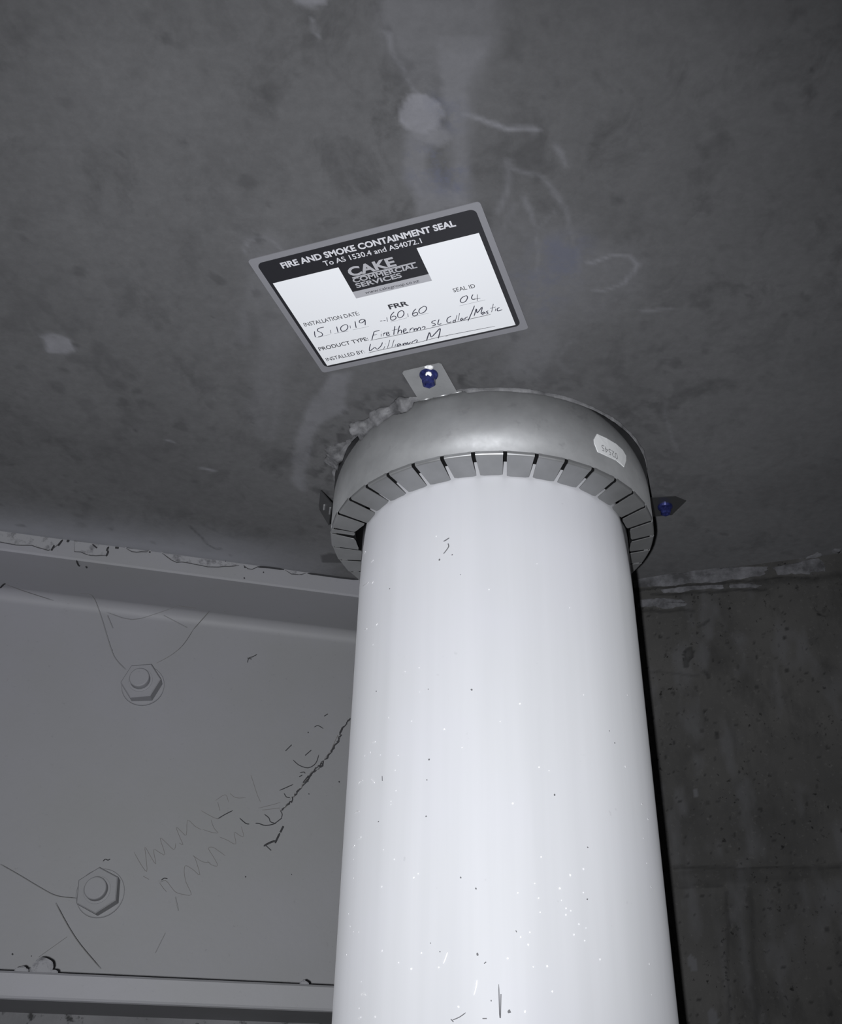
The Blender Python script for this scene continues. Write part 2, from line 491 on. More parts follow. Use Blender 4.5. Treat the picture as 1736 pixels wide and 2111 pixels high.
r2 = np.random.RandomState(5)
WG = np.zeros(SS.shape); WPALE = np.zeros(SS.shape)  # WG paints the relief's shade as dark colour
for k in range(620):
    a, c = r2.uniform(40, 190), r2.uniform(-265, -8); r = r2.uniform(.35, .95) ** 1.1
    O -= 1.0 * r * np.clip(1 - np.hypot(SS - a, (ZZ - c) * r2.uniform(.6, 1.2)) / r, 0, 1)
    WG = np.maximum(WG, r2.uniform(.3, .75) * (np.hypot(SS - a, ZZ - c) < r * .9))
a, c = wsz(1420, 1345); O -= 3.4 * np.clip(1 - np.hypot(SS - a, ZZ - c) / 3.4, 0, 1) ** .6
a2, c2 = wsz(1421, 1340); O += 3.0 * np.clip(1 - (np.hypot(SS - a2 - .3, ZZ - c2) / 2.2) ** 2, 0, 1)
a, c = wsz(1414, 1362); O -= 2.6 * np.clip(1 - np.hypot((SS - a) * 1.3, (ZZ - c) * .6) / 2.6, 0, 1) ** .6
for px, py, r in [(1690, 1250, 4.0), (1700, 1262, 3), (1452, 1288, 2), (1440, 1290, 1.6), (1463, 1392, 1.6), (1458, 1395, 1.4), (1590, 1290, 2), (1555, 1270, 1.5)]:
    a, c = wsz(px, py); O -= 1.2 * r * np.clip(1 - np.hypot(SS - a, ZZ - c) / r, 0, 1)
za = wsz(1500, 1788)[1]; zb = wsz(1500, 1826)[1]
O += .9 * np.clip((za - ZZ) / 1.0, 0, 1)                                    # the lower board pour stands proud
O -= 1.5 * np.clip(1 - np.abs(ZZ - za) / 1.1, 0, 1) * np.clip(1.1 - SS / 220, 0, 1)
O -= .8 * np.clip(1 - np.abs(ZZ - zb) / 1.2, 0, 1)
s1 = wsz(1491, 1840)[0]; s2 = wsz(1541, 1840)[0]
low = np.clip((zb - ZZ) / 2, 0, 1)
O -= 1.3 * low * np.clip((SS - s1) / .8, 0, 1) * np.clip((s2 - SS) / .8, 0, 1)
sw = SS + 1.2 * fbm(SS / 6, ZZ / 6, 91); zw = ZZ + 1.2 * fbm(SS / 6, ZZ / 6, 95)


def wline(pts, w, a):
    global WG
    Q = [wsz(*p) for p in pts]; D = np.full(SS.shape, 1e9)
    for (ax, ay), (bx, by) in zip(Q[:-1], Q[1:]):
        dx, dy = bx - ax, by - ay; tt = np.clip(((sw - ax) * dx + (zw - ay) * dy) / (dx * dx + dy * dy + 1e-9), 0, 1)
        D = np.minimum(D, np.hypot(sw - ax - tt * dx, zw - ay - tt * dy))
    WG = np.maximum(WG, a * np.clip(1 - D / w, 0, 1) ** .7)


for pts, w, a in [([(1310, 1215), (1390, 1209), (1500, 1202), (1600, 1193), (1690, 1190)], 1.1, .75), ([(1345, 1226), (1420, 1224), (1500, 1219), (1580, 1216)], 1.0, .7), ([(1320, 1261), (1370, 1262), (1410, 1256), (1430, 1258)], 1.1, .6),
                  ([(1560, 1200), (1650, 1196), (1736, 1188)], 2.4, .45), ([(1440, 1290), (1462, 1278)], .9, .6), ([(1452, 1386), (1464, 1394)], 1.3, .6), ([(1340, 1385), (1400, 1390), (1440, 1396)], .9, .3),
                  ([(1390, 1789), (1500, 1790), (1600, 1789), (1736, 1788)], .8, .55), ([(1390, 1827), (1490, 1826)], .7, .4), ([(1500, 1840), (1500, 2000), (1503, 2111)], .9, .4), ([(1545, 1840), (1555, 1980), (1560, 2111)], 1.6, .35)]:
    wline(pts, w, a)
a, c = wsz(1420, 1345); WG = np.maximum(WG, .62 * (np.hypot(sw - a, zw - c) < 3.1)); WG[np.hypot(SS - a + .3, ZZ - c) < 1.5] = .42
a, c = wsz(1414, 1362); WG = np.maximum(WG, .55 * (np.hypot((sw - a) * 1.3, (zw - c) * .6) < 2.2))
za_, zb_ = wsz(1500, 1790)[1], wsz(1500, 1826)[1]
WG = np.maximum(WG, .3 * np.clip((za_ - zw) / 1., 0, 1) * np.clip((zw - zb_) / 1., 0, 1) * (.6 + .6 * vnoise(SS / 8, ZZ / 3, 97)))
for px, w in ((1525, 3.2), (1480, 2.2), (1590, 3)):
    a, c = wsz(px, 1900); WPALE = np.maximum(WPALE, .45 * np.clip(1 - np.abs(sw - a) / w, 0, 1) * np.clip((zb_ - ZZ) / 3, 0, 1) * (.6 + .5 * vnoise(SS / 3, ZZ / 14, 99)))
WPALE = np.maximum(WPALE, .5 * np.clip(fbm(SS / 9, ZZ / 22, 101) * 3 - .4, 0, 1))
for px, py, r in ((1428, 1985, 1.9), (1470, 2098, 2.2), (1437, 1637, 1.2)):
    a, c = wsz(px, py); WPALE = np.maximum(WPALE, .9 * (np.hypot(sw - a, (zw - c) * .7) < r))
fade = np.clip(SS / 6, 0, 1) * np.clip((204 - SS) / 6, 0, 1) * np.clip(-ZZ / 5, 0, 1) * np.clip((ZZ + 269) / 6, 0, 1)
O *= fade
P = (W0[None] + SS.ravel()[:, None] * WU + O.ravel()[:, None] * WN); P[:, 2] += ZZ.ravel()
ny2, nx2 = SS.shape; idx = np.arange(nx2 * ny2).reshape(ny2, nx2)
Fq = np.stack([idx[:-1, :-1], idx[:-1, 1:], idx[1:, 1:], idx[1:, :-1]], -1).reshape(-1, 4).tolist()
b = len(P); sM, zM = ss[-1], zz[0]; SL, ZL = 1500.0, -ZC * 1000; TH = 170.0
z1 = zz[-1]
ex = [wp(0, 0, zM), wp(sM, 0, zM), wp(sM, 0, 0), wp(SL, 0, 0), wp(SL, 0, zM), wp(0, 0, ZL), wp(SL, 0, ZL), wp(0, -TH, 0), wp(SL, -TH, 0), wp(0, -TH, ZL), wp(SL, -TH, ZL), wp(0, 0, 0)]
P = np.vstack([P, ex]); e = lambda i: b + i
Fq += [(e(1), e(2), e(3), e(4)), (e(0), e(1), e(4), e(6), e(5)), (e(3), e(8), e(10), e(6), e(4)), (e(11), e(0), e(5), e(9), e(7)), (e(7), e(9), e(10), e(8)),
       (e(11), e(7), e(8), e(3), e(2)), (e(5), e(6), e(10), e(9))]
me = bpy.data.meshes.new('wall_right')
Pw = P / 1000.0; Pw[:, 2] += ZC
me.from_pydata(Pw.tolist(), [], Fq)
me.polygons.foreach_set('use_smooth', [i < (nx2 - 1) * (ny2 - 1) for i in range(len(me.polygons))])
for nm, a in (('grime_shade', WG), ('pale', WPALE)):
    at = me.attributes.new(nm, 'FLOAT', 'POINT'); full = np.zeros(len(P), np.float32); full[:nx2 * ny2] = np.clip(a, 0, 1).ravel(); at.data.foreach_set('value', full)
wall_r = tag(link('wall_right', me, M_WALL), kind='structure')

# back wall carrying the beam
mb = MB()
L = -1700.0
q = [bp(L, N_BACK, 0), bp(-20, N_BACK, 0), bp(-20, N_BACK + 150, 0), bp(L, N_BACK + 150, 0)]
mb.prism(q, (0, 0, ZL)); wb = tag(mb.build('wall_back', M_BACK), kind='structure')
mb = MB(); mb.prism([(-BIG, -BIG, ZL), (BIG, -BIG, ZL), (BIG, BIG, ZL), (-BIG, BIG, ZL)], (0, 0, -100))
tag(mb.build('floor', M_FLOOR), kind='structure')


# mortar smeared along the wall head: each ridge a piece of the wall
def mortar(pts, proud, name='mortar_ridge', plane=on_rwall, outv=WN, seed=0, matl=M_MORTAR, parent=wall_r):
    """pts: pixel outline; centre bulges out of the plane"""
    Pp = [plane(*p) for p in pts]; n = len(Pp); c = sum(Pp) / n
    V = []; F = []; R = 7
    for k in range(R + 1):
        f = k / R
        for i, p in enumerate(Pp):
            x = c + (p - c) * f
            lift = proud * (1 - f ** 3) * (.75 + .5 * float(vnoise(x[0] / 3 + seed, x[2] / 3 + x[1] / 5, 60 + seed)))
            V.append(x + outv * (lift if k < R else -.6))
    for k in range(R):
        F += [(k * n + i, k * n + (i + 1) % n, (k + 1) * n + (i + 1) % n, (k + 1) * n + i) for i in range(n)]
    F.append(tuple(range(n)))
    return mesh(name, V, F, matl, parent, True)


def ragged(pts, amp=2.0, sub=5, seed=0):
    r = np.random.RandomState(seed); out = []
    for (ax, ay), (bx, by) in zip(pts, pts[1:] + pts[:1]):
        for k in range(sub):
            t = k / sub; out.append((ax + (bx - ax) * t + r.uniform(-amp, amp), ay + (by - ay) * t + r.uniform(-amp, amp) * .7))
    return out


mortar(ragged([(1300, 1184), (1400, 1174), (1500, 1168), (1590, 1166), (1590, 1186), (1520, 1196), (1440, 1205), (1300, 1212)], 2.5, 6, 1), 2.6, seed=1)
mortar(ragged([(1586, 1172), (1640, 1160), (1690, 1150), (1700, 1160), (1702, 1176), (1660, 1184), (1600, 1188)], 2.5, 6, 2), 3.4, seed=2)
mortar(ragged([(1355, 1216), (1420, 1208), (1495, 1205), (1500, 1212), (1430, 1218), (1400, 1224), (1362, 1222)], 1.8, 5, 3), 1.8, seed=3)
mortar(ragged([(1500, 1205), (1550, 1203), (1575, 1206), (1560, 1212), (1500, 1213)], 1.5, 5, 4), 1.5, seed=4)
mortar(ragged([(1310, 1235), (1360, 1232), (1410, 1236), (1430, 1248), (1380, 1256), (1310, 1254)], 2.5, 5, 5), 1.3, seed=5)
mortar(ragged([(1380, 1190), (1394, 1188), (1396, 1196), (1384, 1198)], .6, 3, 6), 4.4, seed=6)
for sd, pts, pr in [(7, [(1585, 1168), (1600, 1160), (1660, 1150), (1690, 1136), (1700, 1142), (1694, 1162), (1640, 1170)], 1.2), (8, [(1712, 1133), (1735, 1130), (1734, 1137), (1716, 1138)], 1.2)]:
    mortar(ragged(pts, 2, 5, sd), pr, 'mortar_smear', on_ceil, np.array([0, 0, -1.]), sd)

# ------------------------------------------------------------------ steel beam
prof = [(N_FL, Z_TOP), (N_FL, Z_FT + .8), (N_FL + .8, Z_FT)]
fr = 6.0
prof += [(N_WEB - fr + fr * math.sin(a), Z_FT - fr + fr * math.cos(a)) for a in np.linspace(0, math.pi / 2, 22)]
prof += [(N_WEB - 2 + 2 * math.cos(a), Z_BT + 2 - 2 * math.sin(a)) for a in np.linspace(0, math.pi / 2, 4)]
prof += [(N_FL + .8, Z_BT), (N_FL, Z_BT - .8), (N_FL, Z_BB + 1.2), (N_FL + .4, Z_BB + .4), (N_FL + 1.2, Z_BB), (N_BACK - .15, Z_BB), (N_BACK - .15, Z_TOP)]
mb = MB(); mb.prism([bp(-1500, n, z) for n, z in prof], BU * (1500 + UEND))
beam = mb.build('steel_beam', M_PAINT)
tag(beam, 'long grey painted steel channel beam bolted under the concrete ceiling, left of the pipe', 'beam', kind='thing')
bev = beam.data
for pgn in bev.polygons: pgn.use_smooth = False

# bolts
def lathe(c, ax, e1, e2, prof, k=32, ang=0.):
    V = []; F = []
    for r, h in prof:
        for j in range(k):
            a = 2 * math.pi * j / k + ang
            V.append(c + ax * h + (e1 * math.cos(a) + e2 * math.sin(a)) * r)
    for i in range(len(prof) - 1):
        F += [(i * k + j, i * k + (j + 1) % k, (i + 1) * k + (j + 1) % k, (i + 1) * k + j) for j in range(k)]
    F += [tuple(range(k)), tuple(range((len(prof) - 1) * k, len(prof) * k))]
    return V, F


EZ = np.array([0, 0, 1.0])
for (px, py), ang, lbl in (((295, 1413), 8, 'upper bolt with hex nut and washer'), ((207, 1841), 36, 'lower bolt with hex nut and washer')):
    c = on_web(px, py, N_WEB - 1); c = c + BN * (N_WEB - (c @ BN)); ax = -BN - BU * .18; ax /= np.linalg.norm(ax); e1 = np.cross(ax, EZ); e1 /= np.linalg.norm(e1); e1 = e1 if e1 @ BU > 0 else -e1; e2 = np.cross(e1, ax); e2 = e2 if e2[2] > 0 else -e2
    V, F = lathe(c, ax, e1, e2, [(3.1, .8), (4.75, 1.0), (4.75, 11.3), (4.6, 11.8), (4.2, 12.0)], 32)
    bolt = mesh('bolt', V, F, M_PAINT, beam, False); bolt['label'] = lbl
    for pg in bolt.data.polygons: pg.use_smooth = len(pg.vertices) == 4
    V, F = lathe(c, -BN, BU, EZ, [(10.2, 0), (10.2, 1.2), (9.9, 1.5)], 40)
    wsh = mesh('washer', V, F, M_PAINT, bolt)
    a = math.radians(ang)
    V, F = lathe(c, ax, e1, e2, [(9.5, .6), (9.6, 7.0), (9.1, 7.5)], 6, a)
    nut = mesh('nut', V, F, M_PAINT, bolt)
    V, F = lathe(c, ax, e1, e2, [(5.75, 7.4), (5.75, 7.9), (5.5, 8.0), (4.7, 8.0)], 32); mesh('thread_collar', V, F, M_PAINT, bolt)


def strokes(lines, plane, r, name, matl, parent=None, lift=None, sub=3, jit=0.):
    """every line an object of its own; the first one is returned"""
    first = None
    for ln in lines:
        mb = MB()
        P = smooth_line([plane(*p) for p in ln], sub)
        if lift is not None: P = [p + lift for p in P]
        tp = [1.0] * len(P)
        if jit:
            P = [p + rng.uniform(-jit, jit, 3) * np.array([1, .1, 1]) for p in P]; tp = list(rng.uniform(.35, 1.5, len(P)))
        if len(P) > 4: tp[0] = tp[-1] = .45
        mb.tube(P, r, 5, tp)
        o = mb.build(name, matl, parent)
        first = first or o
    return first


def dots(pts, plane, matl, name, parent, outv, rr=.45):
    mb = MB()
    for px, py, s in pts:
        c = plane(px, py); o = outv(c) if callable(outv) else outv
        a = np.cross(o, (0, 0, 1.)) if abs(o[2]) < .9 else np.array([1., 0, 0]); a /= np.linalg.norm(a); bq = np.cross(o, a)
        r_ = [rr * s * random.uniform(.7, 1.2) for _ in range(7)]
        if c[2] > -1: c[2] = min(c[2], -.2 - max(r_))
        mb.prism([c + (a * math.cos(2 * math.pi * j / 7) * r_[j] + bq * math.sin(2 * math.pi * j / 7) * r_[j]) - o * .05 for j in range(7)], o * .12)
    return tag(mb.build(name, matl, parent), kind='stuff')


# filler chipped along the head of the flange: pieces of the beam's edge
def slab_px(name, pts, n_, proud, matl, parent):
    P_ = [on_plane(px, py, BN, n_) for px, py in pts]
    for p in P_: p[2] = min(p[2], -.15)
    mb = MB(); mb.prism(P_, -BN * proud)
    return mb.build(name, matl, parent)


k = 4.568
def flange_top(x): return 1094.5 + x * (1194.5 - 1094.5) / 740
def chip(lower, sd):
    lo = [(a, b_) for a, b_ in lower]
    up = [(x, flange_top(x) + 2.2) for x in np.linspace(lo[-1][0], lo[0][0], max(3, int(abs(lo[-1][0] - lo[0][0]) / 12)))]
    r = np.random.RandomState(sd); ll = []
    for (ax, ay), (bx, by) in zip(lo[:-1], lo[1:]):
        n_ = max(2, int(abs(bx - ax) / 5))
        ll += [(ax + (bx - ax) * t_ / n_, ay + (by - ay) * t_ / n_ + r.uniform(-.9, .9)) for t_ in range(n_)]
    ll.append(lo[-1])
    slab_px('filler_chip', ll + up, N_FL - .05, .95, M_GROUT, beam)
    strokes([ll[::2]], lambda px, py: on_plane(px, py, BN, N_FL - .75), .2, 'edge_shade', M_CRACK_SHADE, beam, sub=1)  # dark line paints the shade under the chip's ragged edge


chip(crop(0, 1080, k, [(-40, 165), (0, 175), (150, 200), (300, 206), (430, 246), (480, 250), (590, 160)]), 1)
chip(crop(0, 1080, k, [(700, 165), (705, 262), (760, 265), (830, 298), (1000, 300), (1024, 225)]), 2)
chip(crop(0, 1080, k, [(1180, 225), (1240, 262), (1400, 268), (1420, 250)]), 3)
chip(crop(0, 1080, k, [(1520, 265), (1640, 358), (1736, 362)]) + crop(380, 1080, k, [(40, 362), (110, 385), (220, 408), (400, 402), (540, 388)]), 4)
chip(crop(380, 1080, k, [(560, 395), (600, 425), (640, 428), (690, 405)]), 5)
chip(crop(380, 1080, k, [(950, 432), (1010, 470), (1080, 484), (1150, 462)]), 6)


fl_plane = lambda px, py: on_plane(px, py, BN, N_FL - .82)
dots([(x / k, 1080 + y / k, s) for x, y, s in [(195, 110, 1.7), (325, 150, 1.), (378, 155, 1.), (480, 155, .5), (640, 160, 1.8), (770, 185, .7), (840, 200, .8), (945, 207, .7), (985, 212, .6),
      (1410, 265, 1.0), (1700, 318, .9), (160, 112, .5), (250, 115, .5), (450, 138, .5)]] +
     [(380 + x / k, 1080 + y / k, s) for x, y, s in [(25, 352, 1.3), (190, 370, 1.), (268, 342, .6), (390, 345, .6), (410, 385, .6), (570, 408, 1.1), (745, 455, .8), (565, 510, 1.0)]],
     fl_plane, M_PITS, 'pit', beam, -BN)
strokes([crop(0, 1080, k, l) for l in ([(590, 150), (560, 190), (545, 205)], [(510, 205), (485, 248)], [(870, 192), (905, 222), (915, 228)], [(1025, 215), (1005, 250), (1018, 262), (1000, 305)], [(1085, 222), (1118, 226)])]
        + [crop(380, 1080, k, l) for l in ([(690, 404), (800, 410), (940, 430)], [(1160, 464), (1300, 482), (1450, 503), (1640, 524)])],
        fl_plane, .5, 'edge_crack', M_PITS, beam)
fl_under = lambda px, py: on_ceil(px, py, Z_FT - .1)
strokes([crop(0, 1080, k, l) for l in ([(722, 345), (738, 385), (752, 398)], [(812, 400), (818, 412)], [(0, 605), (30, 575), (50, 562)])], fl_under, .45, 'scrape', M_PITS, beam)

# zigzag pencil scribble, flaked paint, on the web
wk = lambda px, py: on_web(px, py, N_WEB - .05)
K8 = (200, 1380, 3.215)
scrib = [[(245, 1210), (290, 1290), (330, 1340), (325, 1250), (318, 1178), (350, 1230), (390, 1290), (375, 1195), (412, 1212), (450, 1225), (418, 1118), (460, 1150), (510, 1195), (522, 1150)],
         [(545, 1150), (570, 1162), (548, 1110), (525, 1045), (560, 1075), (592, 1098), (600, 1000), (650, 1040), (692, 1062)],
         [(415, 1412), (455, 1400), (490, 1440), (520, 1475), (565, 1490), (625, 1492), (590, 1410), (578, 1340), (588, 1300), (640, 1330), (682, 1362), (650, 1250), (640, 1238), (700, 1275), (750, 1280)],
         [(730, 1268), (760, 1296), (800, 1300), (770, 1240), (738, 1186), (765, 1178), (795, 1195), (850, 1235)], [(305, 1370), (345, 1392)], [(415, 1415), (440, 1450), (462, 1475)],
         [(690, 935), (750, 970), (800, 990), (830, 975)], [(755, 995), (775, 1050), (805, 1085)], [(700, 1060), (760, 1080), (800, 1085)], [(810, 1110), (860, 1130), (920, 1157), (908, 1080), (945, 1100), (972, 1105), (955, 1040)],
         [(785, 870), (850, 830), (872, 880)], [(800, 880), (815, 935)], [(1020, 700), (1040, 760), (1062, 830), (1085, 880)], [(1070, 920), (1180, 892), (1215, 880)], [(1095, 932), (1215, 918)], [(880, 820), (920, 850), (985, 850)]]
strokes([crop(*K8, l) for l in scrib], wk, .12, 'scribble', M_SCRATCH, beam)
crack = [[(1680, 322), (1650, 360), (1628, 385)], [(1620, 430), (1590, 490), (1555, 545)], [(1555, 545), (1500, 620), (1460, 660)], [(1450, 665), (1410, 705), (1390, 745), (1345, 795), (1315, 830), (1290, 870), (1255, 905), (1220, 932)],
         [(1630, 380), (1615, 425), (1590, 490)], [(1500, 605), (1478, 640), (1440, 670)], [(1395, 700), (1370, 750)]]
strokes([crop(*K8, l) for l in crack], wk, .4, 'paint_crack', M_CRACK_SHADE, beam, jit=.55, sub=5)
strokes([crop(*K8, [(x - 14, y + 6) for x, y in l]) for l in crack[1:4]], wk, .22, 'paint_crack', M_SCRATCH, beam, jit=.9, sub=4)
strokes([crop(*K8, l) for l in ([(1420, 690), (1395, 735), (1375, 755)], [(1235, 1040), (1215, 1080)], [(1212, 1085), (1195, 1120), (1180, 1152)], [(1182, 1135), (1140, 1152), (1105, 1172)], [(1570, 515), (1550, 545)])], wk, .5, 'paint_flake', M_CRACK_SHADE, beam)
strokes([crop(*K8, l) for l in ([(1215, 935), (1228, 960), (1222, 985)], [(1110, 960), (1140, 985), (1150, 1010), (1185, 1022)], [(1185, 1022), (1120, 1035), (1075, 1022), (1050, 1020)], [(1010, 1025), (985, 1020), (945, 985)], [(1210, 802), (1260, 780), (1300, 762)],
        [(1240, 820), (1255, 845), (1280, 850)], [(1120, 1168), (1155, 1200)], [(1440, 382), (1465, 372), (1500, 392)], [(1505, 310), (1530, 295)], [(1300, 600), (1340, 635), (1400, 652), (1450, 622), (1470, 565)], [(1250, 540), (1290, 500)],
        [(1345, 685), (1372, 680), (1380, 690)], [(1340, 712), (1360, 700)], [(800, 990), (850, 960), (900, 935)], [(1380, 570), (1420, 535)], [(1180, 1020), (1225, 985)], [(425, 1398), (445, 1384), (468, 1388)],
        [(40, 1272), (55, 1258), (72, 1264), (88, 1256)])]
        + [crop(0, 1050, 2.284, l) for l in ([(1165, 722), (1172, 700), (1190, 694), (1210, 683)], [(1165, 700), (1185, 705)])], wk, .24, 'paint_scratch', M_CRACK_SHADE, beam)
dots(crop(*K8, [(985, 1375)]) and [(200 + x / 3.215, 1380 + y / 3.215, s) for x, y, s in [(985, 1375, .8), (1400, 418, .8), (1605, 745, .9), (1405, 825, .8), (1290, 1360, .5)]] +
     [(183, 1888, 1.0), (26, 1967, .9), (65, 1971, .5), (232, 1340, .4)], wk, M_CRACK_SHADE, 'paint_pit', beam, -BN)

# cobwebs hang from the flange and the bolts
def wk2(px, py):
    q_ = on_web(px, py, N_WEB - 12.6); q_[2] = min(max(q_[2], Z_BT + 1.0), Z_FT - 2.0); return q_


for lbl, frm, lines in (
    ('thin dusty cobweb strands sagging between the upper bolt and the beam flange', (0, 1050, 2.284),
     [([(400, 290), (440, 370), (470, 490), (510, 620), (540, 700), (590, 755)], .1), ([(735, 725), (800, 690), (860, 640), (910, 565)], .11), ([(500, 485), (620, 520), (740, 490), (840, 440)], .09),
      ([(770, 500), (880, 558)], .08), ([(505, 500), (530, 560)], .1), ([(910, 565), (950, 520), (985, 480)], .2), ([(845, 436), (930, 420)], .16), ([(1085, 290), (1075, 350), (1065, 440)], .22), ([(30, 352), (110, 385), (250, 430)], .12)]),
    ('thin dusty cobweb strands from the lower bolt down to the bottom flange', (0, 1650, 2.411),
     [([(0, 318), (100, 375), (200, 435), (280, 475), (380, 487)], .12), ([(275, 510), (340, 630), (400, 720), (500, 838)], .17), ([(330, 680), (190, 780)], .07), ([(820, 660), (770, 760)], .06), ([(870, 480), (885, 550)], .07)])):
    web = bpy.data.objects.new('cobweb', None); COL.objects.link(web); web.empty_display_size = .01
    tag(web, lbl, 'cobweb', 'cobwebs on the beam')
    for ln, r in lines: strokes([crop(*frm, ln)], wk2, r * .75, 'strand', M_WEB, web)


# crumbs of mortar on the bottom flange
def crumb(px, py, size, sq, label, seed):
    c = on_plane(px, py, BN, N_FL + 4); bm = bmesh.new()
    bmesh.ops.create_icosphere(bm, subdivisions=3, radius=1)
    r = np.random.RandomState(seed); V = []
    for v in bm.verts:
        p = np.array(v.co); g = 1 + .35 * float(fbm(p[0] * 1.3 + seed, p[1] * 1.3 + p[2] * 1.7, seed))
        p = p * g; V.append(BU * p[0] * size + BN * p[1] * size * .6 + EZ * max(p[2] * size * sq, -.35 * size * sq))
    lo = min(v[2] for v in V); ctr = c.copy(); ctr[2] = Z_BT - lo + .02
    F = [tuple(v.index for v in f.verts) for f in bm.faces]; bm.free()
    return tag(mesh('mortar_crumb', [ctr + v for v in V], F, M_GROUT, None, False), label, 'crumb', 'mortar crumbs on the bottom flange')


crumb(84, 1998, 4.6, .85, 'larger grey mortar crumb lying on the bottom flange below the lower bolt', 3)
crumb(45, 2001, 2.6, .6, 'small flat mortar crumb at the left of the largest crumb on the flange', 4)
crumb(110, 2003, 1.7, .6, 'tiny dark mortar crumb at the right of the largest crumb on the flange', 5)
crumb(627, 2028, 1.7, .75, 'tiny mortar crumb on the bottom flange close to the pipe', 6)

# ------------------------------------------------------------------ pipe
PR = 55.0
mb = MB()
V = []; F = []; kk = 160
hs = [0, -60, -120, -180, -240, -300, -400, -800, -1500, ZL]
for z in hs:
    V += [np.array([PR * math.cos(2 * math.pi * j / kk), PR * math.sin(2 * math.pi * j / kk), z]) for j in range(kk)]
for i in range(len(hs) - 1):
    F += [(i * kk + j, i * kk + (j + 1) % kk, (i + 1) * kk + (j + 1) % kk, (i + 1) * kk + j) for j in range(kk)]
F += [tuple(range(kk)), tuple(range((len(hs) - 1) * kk, len(hs) * kk))]
pipe = mesh('waste_pipe', V, F, M_PVC)
for pg in pipe.data.polygons: pg.use_smooth = len(pg.vertices) == 4
tag(pipe, 'thick white plastic waste pipe rising through the ceiling inside a metal collar', 'pipe')
pc = lambda px, py: on_cyl(px, py, PR + .02)
outp = lambda c: np.array([c[0], c[1], 0]) / np.hypot(c[0], c[1])
strokes([crop(680, 1050, 2.346, l) for l in ([(550, 155), (560, 150), (578, 138)], [(572, 165), (575, 180), (562, 200), (550, 215)])], pc, .22, 'scuff', M_SPECK, pipe)
strokes([crop(660, 1600, 2.2256, l) for l in ([(285, 0), (286, 22)], [(820, 955), (822, 1040), (824, 1110)], [(830, 1000), (828, 1110)], [(752, 860), (762, 852)], [(605, 1120), (640, 1105), (668, 1085)], [(600, 1115), (612, 1128)], [(745, 1112), (765, 1112)], [(898, 708), (902, 716)])],
        pc, .14, 'scuff', M_SPECK, pipe)
strokes([crop(680, 1050, 2.346, l) for l in ([(160, 372), (178, 360), (188, 352)], [(200, 255), (210, 246)], [(165, 215), (172, 205)], [(205, 358), (210, 350)], [(170, 582), (180, 578)], [(225, 560), (230, 552)], [(205, 1128), (220, 1124)])]
        + [crop(660, 1600, 2.2256, l) for l in ([(175, 35), (185, 22), (196, 20)], [(235, 15), (250, 30)], [(160, 168), (170, 160), (180, 163)], [(172, 288), (188, 280)], [(565, 860), (575, 835), (584, 808)], [(185, 1005), (195, 998), (210, 1005)], [(705, 1005), (715, 970), (720, 935)], [(150, 325), (158, 318)], [(175, 1112), (188, 1106)])],
        pc, .2, 'scratch', M_FLECK, pipe)
dots([(680 + x / 2.346, 1050 + y / 2.346, s) for x, y, s in [(530, 244, .8), (592, 220, .6), (686, 872, .8), (632, 316, .4), (480, 1210, .7), (476, 870, .4), (225, 880, .5), (290, 384, .5), (1378, 1130, .5), (1352, 1072, .4)]] +
     [(660 + x / 2.2256, 1600 + y / 2.2256, s) for x, y, s in [(490, 17, .5), (486, 185, .6), (268, 209, .5), (645, 465, .6), (715, 516, .7), (722, 818, .9), (1226, 565, .6), (1076, 86, .7), (1228, 327, .5), (868, 1080, 1.1), (785, 1030, .5), (550, 806, .5), (507, 766, .4)]],
     pc, M_SPECK, 'speck', pipe, outp)
fk = [(515, 130), (770, 388), (1002, 263), (1160, 476), (920, 940), (824, 1026), (1012, 1248), (1228, 897), (1440, 898), (1430, 1244), (432, 766), (364, 785), (284, 1008), (554, 1063), (396, 1024), (196, 1175), (168, 1192), (244, 1188), (330, 1190), (316, 1262), (434, 884), (640, 1152), (1060, 1264), (208, 655)]
fk2 = [(325, 115), (325, 130), (348, 67), (885, 125), (1478, 128), (1505, 197), (1484, 285), (1500, 400), (290, 338), (340, 382), (152, 382), (1014, 371), (450, 447), (1148, 454), (1208, 427), (430, 466), (985, 492), (1100, 515), (907, 536), (1002, 560), (1107, 570), (1208, 534), (1128, 606), (1128, 636), (1150, 618), (1188, 679),
       (1220, 697), (1010, 625), (130, 632), (137, 690), (152, 714), (176, 716), (962, 716), (920, 738), (1165, 727), (1214, 755), (955, 773), (465, 812), (284, 802), (418, 884), (360, 856), (545, 878), (1042, 872), (978, 875), (1285, 841), (1512, 862), (1522, 1003), (940, 1080), (252, 1104), (178, 1065), (635, 1058), (1065, 988), (188, 943), (120, 820), (860, 836), (1520, 508), (152, 468), (282, 508)]
dots([(680 + x / 2.346, 1050 + y / 2.346, random.uniform(.5, .9)) for x, y in fk] + [(660 + x / 2.2256, 1600 + y / 2.2256, random.uniform(.5, 1.)) for x, y in fk2], pc, M_FLECK, 'fleck', pipe, outp, .34)

# ------------------------------------------------------------------ fire collar
CC = np.array([-.67, -.92]); CR, CH, CT = 66.3, 30.4, .3


def crad(deg):
    d = (deg - 186 + 180) % 360 - 180
    return CR + 1.3 * max(0, 1 - abs(d) / 34) ** 1.0


def cpt(deg, r, z): return np.array([CC[0] + r * math.cos(math.radians(deg)), CC[1] + r * math.sin(math.radians(deg)), z])


